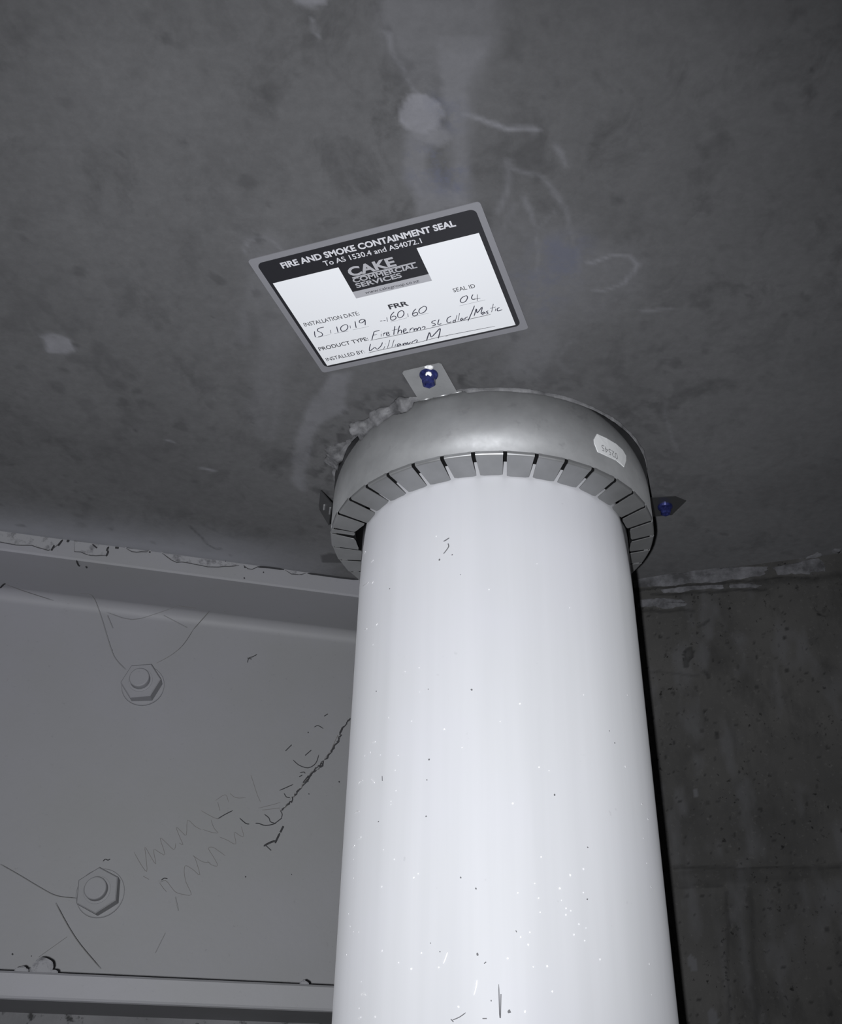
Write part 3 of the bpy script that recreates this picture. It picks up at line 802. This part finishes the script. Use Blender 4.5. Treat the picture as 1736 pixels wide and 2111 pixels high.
# rolled strip: starts at the joint on the left and laps under itself
V = []; F = []
degs = np.arange(187.2, 187.2 + 363.9, 1.5)
for d in degs:
    lap = -.8 if d > 187.2 + 358 else 0
    for r, z in ((crad(d) + lap, 0), (crad(d) + lap, -CH + 1.6), (crad(d) - CT + lap, -CH + 1.6), (crad(d) - CT + lap, 0)):
        V.append(cpt(d, r, z))
for i in range(len(degs) - 1):
    F += [(i * 4 + j, i * 4 + (j + 1) % 4, (i + 1) * 4 + (j + 1) % 4, (i + 1) * 4 + j) for j in range(4)]
F += [(0, 1, 2, 3), tuple(len(V) - 4 + j for j in range(4))]
collar = mesh('fire_collar', V, F, M_GALV)
for pg in collar.data.polygons: pg.use_smooth = abs(pg.normal.z) < .5
tag(collar, 'galvanised metal fire collar with folded tabs round the pipe at the ceiling', 'collar')

# intumescent lining seen through the slots
V = []; F = []; n_ = 120
for j in range(n_):
    d = j * 3.0
    for r, z in ((57.2, -.5), (57.2, -27.2), (65.2, -27.2), (65.2, -.5)): V.append(cpt(d, r, z))
for j in range(n_):
    q = (j + 1) % n_
    F += [(j * 4 + i, j * 4 + (i + 1) % 4, q * 4 + (i + 1) % 4, q * 4 + i) for i in range(4)]
o = mesh('lining', V, F, M_GRAPH, collar); o['label'] = 'dark intumescent lining inside the collar'

edges = [190.67 + 10.064 * i for i in range(21)]                      # 190.7 .. 392
left = [187.4 + 360 - 9.8 * i for i in range(16)][::-1]               # 400.4 .. 547.4
tabs = list(zip(edges[:-1], edges[1:])) + [(edges[-1], left[0])] + list(zip(left[:-1], left[1:]))


def make_tab(d0, d1, ri, zi, gap=1.05, twist=0.):
    """one folded tab: short upright, rounded fold, then flat in to the pipe"""
    ra, rb = ri if isinstance(ri, tuple) else (ri, ri)
    R0 = crad((d0 + d1) / 2); g = math.degrees(gap / 2 / R0)
    pr = [(R0, -CH + 1.7), (R0, -CH + .9)] + [(R0 - .9 + .9 * math.cos(q_), -CH + .9 - .9 * math.sin(q_)) for q_ in (.32, .64, .95, 1.26)] + [(R0 - .9, -CH), (R0 - 1.6, -CH - .04)]
    pin = [(R0 - CT, -CH + 1.7), (R0 - CT, -CH + .9)] + [(R0 - .9 + .6 * math.cos(q_), -CH + .9 - .6 * math.sin(q_)) for q_ in (.32, .64, .95, 1.26)] + [(R0 - .9, -CH + CT), (R0 - 1.6, -CH + CT - .04)]
    V = []; F = []; NA = 6
    mid = (d0 + d1) / 2
    for j in range(NA + 1):
        f = j / NA; a = d0 + g + (d1 - d0 - 2 * g) * f
        # straight folded chord: the fold is a flat facet between slots
        sag = (1 - math.cos(math.radians((d1 - d0) / 2)))
        ch = math.cos(math.radians((d1 - d0) / 2)) / math.cos(math.radians(a - mid))
        cr = lambda r: r * (.5 + .5 * ch) + r * sag * .3
        tw = twist * (f - .5)
        outer = [cpt(a, cr(r), z + (tw * .2 if i_ > 5 else 0)) for i_, (r, z) in enumerate(pr)]
        ri = ra + (rb - ra) * f
        # inner end, parallel-sided slots, measured from the pipe axis
        ai = mid + (a - mid) * (1 + math.degrees((gap / 2) * (1 / R0 - 1 / ri)) / ((d1 - d0) / 2)) if abs(a - mid) > 1e-6 else mid
        corner = .45 if j in (0, NA) else 0
        e1 = np.array([(ri + corner) * math.cos(math.radians(ai)), (ri + corner) * math.sin(math.radians(ai)), zi + tw])
        inner = [cpt(a, cr(r), z + (tw * .2 if i_ > 5 else 0)) for i_, (r, z) in enumerate(pin)]
        e2 = e1 + np.array([0, 0, CT])
        V += outer + [e1, e2] + inner[::-1]
    k_ = 18
    for j in range(NA):
        F += [(j * k_ + i, j * k_ + (i + 1) % k_, (j + 1) * k_ + (i + 1) % k_, (j + 1) * k_ + i) for i in range(k_)]
    F += [tuple(range(k_)), tuple(NA * k_ + i for i in range(k_))]
    return V, F


tr = np.random.RandomState(3)
for i, (d0, d1) in enumerate(tabs):
    mid = ((d0 + d1) / 2) % 360
    ri, zi = 55.45, -31.7 + tr.uniform(-.35, .35); tw = tr.uniform(-.5, .5)
    if i > 20: zi, tw = -31.5 - .0 * i, 0
    if abs(mid - 195.7) < 3: ri, zi, tw = (58.4, 56.0), -31.2, -.8
    elif abs(mid - 182.5) < 3: ri, zi, tw = (56.4, 57.9), -31.5, .2
    elif mid < 20 or mid > 345: ri = 56.3
    V, F = make_tab(d0, d1, ri, zi, 1.5, tw)
    ob = mesh('tab', V, F, M_TAB, collar, True); ob.data.set_sharp_from_angle(angle=math.radians(28))
# the lapped end of the strip at the joint
V, F = make_tab(187.9, 190.3, 58.4, -30.5, .35); o = mesh('lap_end', V, F, M_TAB, collar)


# fixing brackets folded out from the collar, each with a blue screw
def hex_screw(c, ax, parent, r=3.4, h=5.4, e1=None):
    e1 = np.cross(ax, (.3, .9, .1)); e1 /= np.linalg.norm(e1); e2 = np.cross(ax, e1)
    V, F = lathe(c, ax, e1, e2, [(r, 0), (r, .5), (r * .92, 1.0), (r * .78, 1.3)], 24)
    o = mesh('screw', V, F, M_BLUE, parent); o['label'] = 'blue plated hex screw'
    V, F = lathe(c, ax, e1, e2, [(r * .76, 1.2), (r * .76, h - .7), (r * .62, h), (r * .40, h), (r * .34, h - .9)], 6, .35)
    mesh('screw_head', V, F, M_BLUE, o)
    return o


def bracket(poly, z, bend_r, label, matl=None):
    mb = MB(); mb.prism([np.array([*p[:2], z]) for p in poly], (0, 0, CT)); br = mb.build('bracket', matl or M_GALV, collar); br['label'] = label
    return br


def rect_bracket(deg, w, r0, r1, label, chamf=0.):
    a = math.radians(deg); er = np.array([math.cos(a), math.sin(a), 0]); et = np.array([-math.sin(a), math.cos(a), 0]); c0 = np.array([CC[0], CC[1], 0])
    if chamf: poly = [c0 + er * r0 - et * w / 2, c0 + er * (r1 - 8) - et * w / 2, c0 + er * r1 - et * (w / 2 - chamf), c0 + er * (r1 - 2) + et * w / 2, c0 + er * r0 + et * w / 2]
    else:
        poly = [c0 + er * r0 - et * w / 2, c0 + er * (r1 - .8) - et * w / 2, c0 + er * r1 - et * (w / 2 - .8), c0 + er * r1 + et * (w / 2 - .8), c0 + er * (r1 - .8) + et * w / 2, c0 + er * r0 + et * w / 2]
    br = bracket(poly, -1.5, r0, label)
    # bright rolled fold with two slots between bracket and collar
    for f0, f1 in ((-.5, -.22), (-.14, .26), (.3, .62)):
        m2 = MB(); m2.tube([c0 + er * (r0 + .1) + et * w * f + EZ * -1.35 for f in (f0, (f0 + f1) / 2, f1)], .42, 8); m2.build('fold', M_TAB, br, True)
    return br, er, et, c0


br, er, et, c0 = rect_bracket(-110.3, 15.4, 66.9, 85.2, 'bracket facing the camera, flat against the ceiling')
sc = on_ceil(884, 772, -1.5); hex_screw(sc, np.array([0, 0, -1.]), br, 3.5, 4.9)
V, F = lathe(sc + np.array([0, -2.2, -1.9]), np.array([0, -.8, -.6]), np.array([1., 0, 0]), np.array([0, -.6, .8]), [(1.3, 0), (1.05, .5)], 8)  # pale disc turned to the camera stands for the screw's glint
mesh('painted_glint', V, F, M_SWARF_GLINT, br)['label'] = 'bright glint painted on the screw'
bm = bmesh.new(); bmesh.ops.create_icosphere(bm, subdivisions=2, radius=1)
cs = on_ceil(885, 757, -2.0); V = [cs + np.array([v.co.x * 1.35, v.co.y * .8, v.co.z * .8]) * (1 + .4 * float(vnoise(v.co.x * 3, v.co.y * 3 + v.co.z * 2, 9))) for v in bm.verts]
F = [tuple(v.index for v in f.verts) for f in bm.faces]; bm.free(); mesh('swarf', V, F, M_SWARF_GLINT, br)
br = bracket([on_ceil(px, py, -1.5) for px, py in ((1331, 1027), (1391, 1023.5), (1414.5, 1033), (1385, 1062), (1356, 1064.5), (1342, 1065))], -1.5, 0, 'bracket at the right of the collar, its outer end pointed', M_BRK_SHADE)
sc = on_ceil(1371, 1044, -1.5); hex_screw(sc, np.array([0, 0, -1.]), br, 3.3, 4.0)

# the left bracket was never folded out: it stands almost flat along the side of the collar
D = on_cyl(683.0, 1038, crad(188) + .5, CC)
def at_depth(px, py, dep): r_ = ray(px, py); return CAM + r_ * dep / (r_ @ CF)


dD = (D - CAM) @ CF
A = at_depth(660.5, 1011, dD + 16.5); C_ = at_depth(677.5, 1083, dD + 16.5); B = at_depth(656.8, 1048, dD + 31)
nb = np.cross(B - A, D - A); nb /= np.linalg.norm(nb)
if nb[0] < 0: nb = -nb
mb = MB(); mb.prism([A, A + (B - A) * .85, B + (C_ - B) * .1, C_, D], nb * .5)
brl = mb.build('bracket', M_BRK_SHADE, collar); brl['label'] = 'bracket at the left of the collar, standing along its side, in shade'
ctr = (A + B + C_ + D) / 4
mb = MB(); mb.tube([ctr + (B - A) * f - nb * .25 for f in (-.12, 0, .14)], .35, 6); mb.build('hole_rim', M_GALV, brl)
mb = MB(); mb.tube([D + (C_ - D) * f - nb * .2 for f in (.18, .32, .46)], .4, 6); mb.build('fold', M_TAB, brl)

# small paper tag on the collar, lettered upside down
poly = [(1230, 895), (1224, 906), (1225, 914), (1232, 932), (1252, 941), (1271, 950), (1286, 963), (1290, 950), (1290, 940), (1283, 928), (1270, 916), (1250, 904)]
P3 = [on_cyl(px, py, CR + .02, CC) for px, py in poly]
oc = sum(P3) / len(P3); od = np.array([oc[0] - CC[0], oc[1] - CC[1], 0]); od /= np.linalg.norm(od)
c0 = on_cyl(1258, 929, CR + .3, CC); V = []; F = []; n_ = len(P3)
for k_ in range(5):
    for p in P3:
        q = c0 + (p - c0) * (k_ / 4); dd = q[:2] - CC; q = q.copy(); q[:2] = CC + dd / np.linalg.norm(dd) * (CR + .25); V.append(q)
for p in P3:
    q = p.copy(); dd = q[:2] - CC; q[:2] = CC + dd / np.linalg.norm(dd) * (CR + .01); V.append(q)
for k_ in range(5):
    F += [(k_ * n_ + i, k_ * n_ + (i + 1) % n_, (k_ + 1) * n_ + (i + 1) % n_, (k_ + 1) * n_ + i) for i in range(n_)]
tagp = mesh('paper_tag', V, F, M_TAG, collar); tagp['label'] = 'small white paper tag stuck on the collar'


def text_mesh(txt, bold=0.):
    cu = bpy.data.curves.new('t', 'FONT'); cu.body = txt; cu.size = 1; cu.offset = bold; cu.resolution_u = 3
    ob = bpy.data.objects.new('t', cu); COL.objects.link(ob)
    dg = bpy.context.evaluated_depsgraph_get(); dg.update()
    me = bpy.data.meshes.new_from_object(ob.evaluated_get(dg))
    bpy.data.objects.remove(ob); bpy.data.curves.remove(cu)
    V = np.array([v.co[:] for v in me.vertices]); F = [tuple(p.vertices) for p in me.polygons]
    bpy.data.meshes.remove(me)
    V[:, 0] -= V[:, 0].min(); V[:, 0] /= V[:, 0].max()
    return V, F


Vt, Ft = text_mesh('02545'); Vt[:, 1] /= .72
pA = on_cyl(1273, 940, CR + .26, CC); pB = on_cyl(1240, 920, CR + .26, CC)     # reads from right to left, upside down
aA = math.atan2(pA[1] - CC[1], pA[0] - CC[0]); aB = math.atan2(pB[1] - CC[1], pB[0] - CC[0])
hgt = 3.0
Vw = []
for x, y, _ in Vt:
    a = aA + (aB - aA) * x; z = pA[2] + (pB[2] - pA[2]) * x - hgt * (y - .3)
    Vw.append(np.array([CC[0] + (CR + .32) * math.cos(a), CC[1] + (CR + .32) * math.sin(a), z]))
mesh('tag_lettering', Vw, Ft, M_TAGINK, tagp)

# ------------------------------------------------------------------ sealant squeezed out at the ceiling
V = []; F = []; NT_ = 540; NR = 9
keep = [(-110.3 % 360, 9.5), (11.2, 9.5)]
for j in range(NT_):
    d = 360 * j / NT_
    e = .55 + 1.0 * float(fbm(j / 7, 3.3, 71, 4))
    lf = max(0, 1 - abs(((d - 205 + 180) % 360) - 180) / 48)
    if abs(((d - 181 + 180) % 360) - 180) < 12: lf *= .12
    e += 6.0 * lf ** .6 * max(0, .35 + 2.0 * float(fbm(j / 9, 9.1, 77, 3)))
    e = max(e, .35); h = min(1.0 + e * .55, 4.2)
    for kd, w in keep:
        if abs(((d - kd + 180) % 360) - 180) < w: h = min(h, .7)
    r0 = crad(d) + .12
    for q in range(NR):
        a = math.pi / 2 * q / (NR - 1)
        nz = 1 + .35 * float(vnoise(j / 4.0, q * .9, 83)) * (lf * .9 + .15)
        V.append(cpt(d, r0 + e * math.sin(a) * nz, -h * math.cos(a) * nz))
    V.append(cpt(d, r0, 0))
kr = NR + 1
for j in range(NT_):
    q2 = (j + 1) % NT_
    F += [(j * kr + i, j * kr + (i + 1) % kr, q2 * kr + (i + 1) % kr, q2 * kr + i) for i in range(kr)]
seal = mesh('sealant_bead', V, F, M_SEAL, None, True)
tag(seal, 'lumpy grey sealant bead squeezed out between the collar and the ceiling', 'sealant')

# ------------------------------------------------------------------ sticker
TL, TR_, BR_, BL_ = [on_ceil(*q)[:2] for q in ((511, 535), (995, 413), (1085, 677), (665, 768))]
ex_ = ((TR_ - TL) + (BR_ - BL_)); SWd = np.linalg.norm(ex_) / 2; ex_ /= np.linalg.norm(ex_)
ey_ = np.array([ex_[1], -ex_[0]]);
if ey_ @ (TL - BL_) < 0: ey_ = -ey_
SHt = (np.linalg.norm(TL - BL_) + np.linalg.norm(TR_ - BR_)) / 2
SC = (TL + TR_ + BR_ + BL_) / 4
sticker = bpy.data.objects.new('sticker', None); COL.objects.link(sticker); sticker.empty_display_size = .01
tag(sticker, 'white fire seal inspection sticker with black header and handwriting on the ceiling', 'sticker')


def sl(px, py):
    q = on_ceil(px, py)[:2] - SC; return np.array([q @ ex_, q @ ey_])


def sp(x, y, dep): return np.array([*(SC + ex_ * x + ey_ * y), -dep])


def sheet(name, pts, dep, th_, matl):
    mb = MB(); mb.prism([sp(x, y, dep) for x, y in pts], (0, 0, th_)); return mb.build(name, matl, sticker)


def rrect(x0, y0, x1, y1, r, k=6):
    out = []
    for cx_, cy_, a0 in ((x1 - r, y1 - r, 0), (x0 + r, y1 - r, 90), (x0 + r, y0 + r, 180), (x1 - r, y0 + r, 270)):
        out += [(cx_ + r * math.cos(math.radians(a0 + 90 * i / k)), cy_ + r * math.sin(math.radians(a0 + 90 * i / k))) for i in range(k + 1)]
    return out


hw, hh = SWd / 2, SHt / 2
sheet('backing', rrect(-hw, -hh, hw, hh, 1.2), .30, .28, M_GREY)['label'] = 'grey sticker border'
bq = [sl(*q) for q in ((530, 541.5), (986.5, 427.5), (1068.5, 672), (668.6, 756))]
bx0 = (bq[0][0] + bq[3][0]) / 2; bx1 = (bq[1][0] + bq[2][0]) / 2; by1 = (bq[0][1] + bq[1][1]) / 2; by0 = (bq[2][1] + bq[3][1]) / 2
sheet('black_header', rrect(bx0, by0, bx1, by1, 2.0), .36, .06, M_BLACK)['label'] = 'black printed header and frame'
wq = [sl(*q) for q in ((563.9, 581.8), (993.6, 477.5), (1057.9, 670.4), (672.9, 751.4))]
x0 = (wq[0][0] + wq[3][0]) / 2; x1 = (wq[1][0] + wq[2][0]) / 2; y1 = (wq[0][1] + wq[1][1]) / 2; y0 = (wq[2][1] + wq[3][1]) / 2
nq = [sl(*q) for q in ((698.9, 550.7), (728.6, 599), (734.6, 614.3), (888.2, 576.4), (883.9, 564.3), (861.4, 509.6))]
nx0 = (nq[0][0] + nq[2][0]) / 2; nx1 = (nq[3][0] + nq[5][0]) / 2; nyb = (nq[2][1] + nq[3][1]) / 2; nym = (nq[1][1] + nq[4][1]) / 2
sheet('white_panel', [(x0, y0), (x1, y0), (x1, y1), (nx1, y1), (nx1, nyb), (nx0, nyb), (nx0, y1), (x0, y1)], .42, .06, M_WHITE)['label'] = 'white writing panel'
sheet('logo_strip', [(nx0, nyb), (nx1, nyb), (nx1, nym), (nx0, nym)], .42, .06, M_SILVER)['label'] = 'silver strip under the logo'


def lettering(txt, p0, p1, cap, matl, bold=0., name='lettering', dep=.45):
    """baseline from pixel p0 to pixel p1, cap height in mm"""
    a, b_ = sl(*p0), sl(*p1); V, F = text_mesh(txt, bold); d = b_ - a; ln = np.linalg.norm(d); d /= ln; up = np.array([-d[1], d[0]])
    if up[1] < 0: up = -up
    top = .73
    mb = MB(); n = len(V)
    Q = [a + d * (v[0] * ln) + up * (v[1] / top * cap) for v in V]
    return mesh(name, [sp(q[0], q[1], dep) for q in Q], F, matl, sticker)


def cz(pts): return crop(490, 390, 2.8, pts)


def let(txt, c0_, c1_, cap, matl, bold=0., dep=.45): return lettering(txt, *cz([c0_, c1_]), cap, matl, bold, dep=dep)


let('FIRE AND SMOKE CONTAINMENT SEAL', (262, 452), (1262, 206), 2.55, M_LETTER, .035)
let('To AS 1530.4 and AS4072.1', (504, 438), (1066, 304), 2.2, M_LETTER, .012)
K3 = (690, 500, 8.267)
def let3(txt, a, b_, cap, matl, bold=0.): return lettering(txt, *crop(*K3, [a, b_]), cap, matl, bold)


let3('CAKE', (270, 565), (1058, 372), 4.0, M_SILVER, .035)
let3('COMMERCIAL', (330, 672), (1412, 408), 2.1, M_SILVER, .03)
let3('SERVICES', (380, 758), (1155, 572), 2.1, M_SILVER, .03)
let3('www.cakegroup.co.nz', (530, 862), (1445, 655), 1.35, M_TYPE, .0)
a_, b_ = [sl(*q) for q in crop(*K3, [(300, 588), (1380, 322)])]
mb = MB(); n2 = np.array([-(b_ - a_)[1], (b_ - a_)[0]]); n2 /= np.linalg.norm(n2)
mb.prism([sp(*(a_ + n2 * .28), .45), sp(*(b_ + n2 * .28), .45), sp(*(b_ - n2 * .28), .45), sp(*(a_ - n2 * .28), .45)], (0, 0, .03)); mb.build('logo_rule', M_SILVER, sticker)
let('INSTALLATION DATE:', (390, 788), (706, 720), 1.95, M_TYPE, .006)
let('FRR', (878, 688), (990, 664), 2.3, M_TYPE, .03)
let('SEAL ID', (1248, 590), (1374, 562), 1.9, M_TYPE, .004)
let('PRODUCT TYPE:', (475, 928), (758, 866), 1.95, M_TYPE, .012)
let('INSTALLED BY:', (517, 988), (737, 940), 1.95, M_TYPE, .006)

KA = (620, 620, 6.2); KB = (760, 570, 5.425)


def pen(name, lines, frame, r=.17, matl=M_INK):
    mb = MB()
    for ln in lines:
        pts = [np.array(sl(*q)) for q in crop(*frame, ln)]
        P = smooth_line([np.array([*q, 0]) for q in pts], 4)
        # flat ribbon of ink
        L_ = []; R_ = []
        for i, p in enumerate(P):
            tdir = P[min(i + 1, len(P) - 1)] - P[max(i - 1, 0)]; tdir = tdir / (np.linalg.norm(tdir) + 1e-9); nn_ = np.array([-tdir[1], tdir[0], 0])
            w = r * (1 if 0 < i < len(P) - 1 else .6)
            L_.append(p + nn_ * w); R_.append(p - nn_ * w)
        V = [sp(q[0], q[1], .455) for q in L_ + R_]; n_ = len(P)
        mb.add(V, [(i, i + 1, n_ + i + 1, n_ + i) for i in range(n_ - 1)])
    return mb.build(name, matl, sticker)


pen('handwriting', [[(178, 378), (180, 420), (190, 455)], [(298, 325), (250, 335), (222, 347), (216, 372), (240, 385), (270, 400), (280, 425), (255, 445), (225, 450)], [(380, 360), (388, 405)], [(460, 318), (470, 360), (480, 395)],
     [(550, 300), (520, 320), (512, 350), (530, 378), (570, 370), (600, 340), (600, 305), (575, 292), (550, 300)], [(632, 305), (636, 340)], [(695, 250), (702, 290), (710, 335)],
     [(820, 232), (790, 225), (755, 240), (752, 265), (780, 270), (810, 250), (822, 232), (826, 265), (825, 300)]], KA)
pen('handwriting', [[(1015, 248), (1045, 244)], [(1058, 242), (1085, 240)]], KA, .26)
pen('handwriting', [[(1100, 200), (1110, 255)], [(1195, 130), (1165, 160), (1148, 195), (1155, 230), (1185, 235), (1215, 215), (1215, 190), (1185, 185), (1160, 200)],
     [(1270, 120), (1245, 145), (1240, 185), (1265, 205), (1300, 190), (1320, 155), (1310, 120), (1280, 115), (1262, 128)], [(1368, 150), (1375, 195)],
     [(1475, 90), (1445, 120), (1430, 155), (1440, 180), (1470, 178), (1495, 160), (1490, 140), (1460, 140), (1440, 155)], [(1560, 65), (1525, 90), (1510, 125), (1530, 148), (1575, 135), (1605, 100), (1605, 70), (1580, 58), (1560, 65)]], KA)
pen('handwriting', [[(940, 380), (925, 430), (910, 490)], [(940, 382), (975, 374), (1010, 366)], [(925, 430), (975, 418)], [(1030, 410), (1028, 445)], [(1034, 384), (1038, 388)], [(1060, 400), (1060, 440)], [(1062, 414), (1074, 400), (1088, 395)],
     [(1098, 415), (1125, 405), (1120, 388), (1100, 395), (1098, 425), (1120, 432), (1142, 420)], [(1205, 310), (1195, 370), (1190, 425)], [(1165, 367), (1240, 350)], [(1265, 305), (1250, 360), (1240, 410)], [(1245, 385), (1275, 360), (1290, 375), (1285, 405)],
     [(1312, 380), (1345, 365), (1340, 345), (1315, 360), (1315, 395), (1340, 402), (1375, 385)], [(1400, 345), (1395, 385)], [(1398, 362), (1420, 338), (1442, 335)], [(1450, 340), (1450, 370), (1470, 340), (1485, 345), (1485, 368), (1510, 330), (1530, 335), (1530, 360)],
     [(1550, 332), (1575, 315), (1590, 325), (1580, 345)]], KA)
pen('handwriting', [[(752, 478), (715, 490), (708, 508), (740, 518), (745, 532), (710, 543)], [(788, 468), (775, 525), (815, 515)], [(922, 432), (885, 455), (875, 490), (895, 505), (925, 495)], [(950, 480), (945, 500), (965, 500), (968, 480), (950, 478)],
     [(988, 420), (970, 490)], [(1018, 398), (1000, 480)], [(1048, 452), (1028, 466), (1035, 482), (1056, 460), (1056, 476)], [(1075, 452), (1075, 476)], [(1077, 462), (1092, 446), (1112, 440)], [(1185, 315), (1150, 400), (1110, 490)],
     [(1180, 432), (1205, 350), (1215, 396), (1270, 330), (1255, 405)], [(1292, 384), (1266, 400), (1276, 414), (1298, 390), (1302, 408)], [(1338, 372), (1316, 384), (1336, 398), (1318, 412)], [(1395, 295), (1375, 388)], [(1360, 346), (1420, 330)], [(1422, 348), (1416, 376)],
     [(1465, 335), (1440, 350), (1445, 374), (1495, 360)]], KB)
pen('handwriting', [[(1085, 205), (1045, 225), (1025, 260), (1045, 282), (1085, 265), (1105, 230), (1100, 207), (1085, 205)], [(1168, 190), (1150, 225), (1165, 245), (1195, 240)], [(1215, 190), (1215, 262)], [(1165, 245), (1250, 230)]], KB)
pen('handwriting', [[(895, 540), (880, 590), (885, 630), (945, 585), (965, 600), (985, 605), (1030, 560), (1045, 520)], [(1075, 570), (1060, 610)], [(1084, 538), (1088, 542)], [(1140, 490), (1110, 590)], [(1195, 485), (1165, 580)], [(1215, 545), (1205, 575)],
     [(1265, 530), (1235, 550), (1245, 568), (1275, 540), (1280, 560)], [(1310, 530), (1310, 555), (1335, 525), (1345, 545), (1365, 520), (1375, 545), (1405, 515)], [(1420, 535), (1430, 510), (1455, 500), (1475, 486), (1490, 495), (1480, 520)]], KA)
pen('handwriting', [[(648, 708), (680, 615), (700, 665), (750, 620), (802, 572), (780, 682)]], KB, .2)
pen('rule_line', [[(200, 460), (380, 418)], [(430, 408), (610, 375)], [(665, 360), (875, 315)], [(1150, 260), (1240, 240)], [(1250, 235), (1360, 205)], [(1410, 200), (1635, 145)]], KA, .09, M_RULE)
pen('rule_line', [[(1015, 318), (1305, 250)]], KB, .09, M_RULE)
pen('rule_line', [[(20, 705), (630, 580), (870, 522), (1110, 470), (1365, 412)]], KB, .11, M_TYPE)
pen('rule_line', [[(0, 845), (130, 812), (560, 725), (640, 705), (830, 658), (1415, 545)], [(862, 660), (885, 654)]], KB, .11, M_TYPE)

# every thing gets its origin at its own base
for o in [o for o in COL.objects if o.parent is None and o.type in ('MESH', 'EMPTY') and o.get('kind') != 'structure']:
    fam = [o] + list(o.children_recursive); ms = [x for x in fam if x.type == 'MESH']
    co = np.vstack([np.array([v.co[:] for v in x.data.vertices]) for x in ms])
    lo, hi = co.min(0), co.max(0); off = np.array([(lo[0] + hi[0]) / 2, (lo[1] + hi[1]) / 2, lo[2]])
    for x in ms: x.data.transform(Matrix.Translation(Vector(-off)))
    o.location = Vector(off)
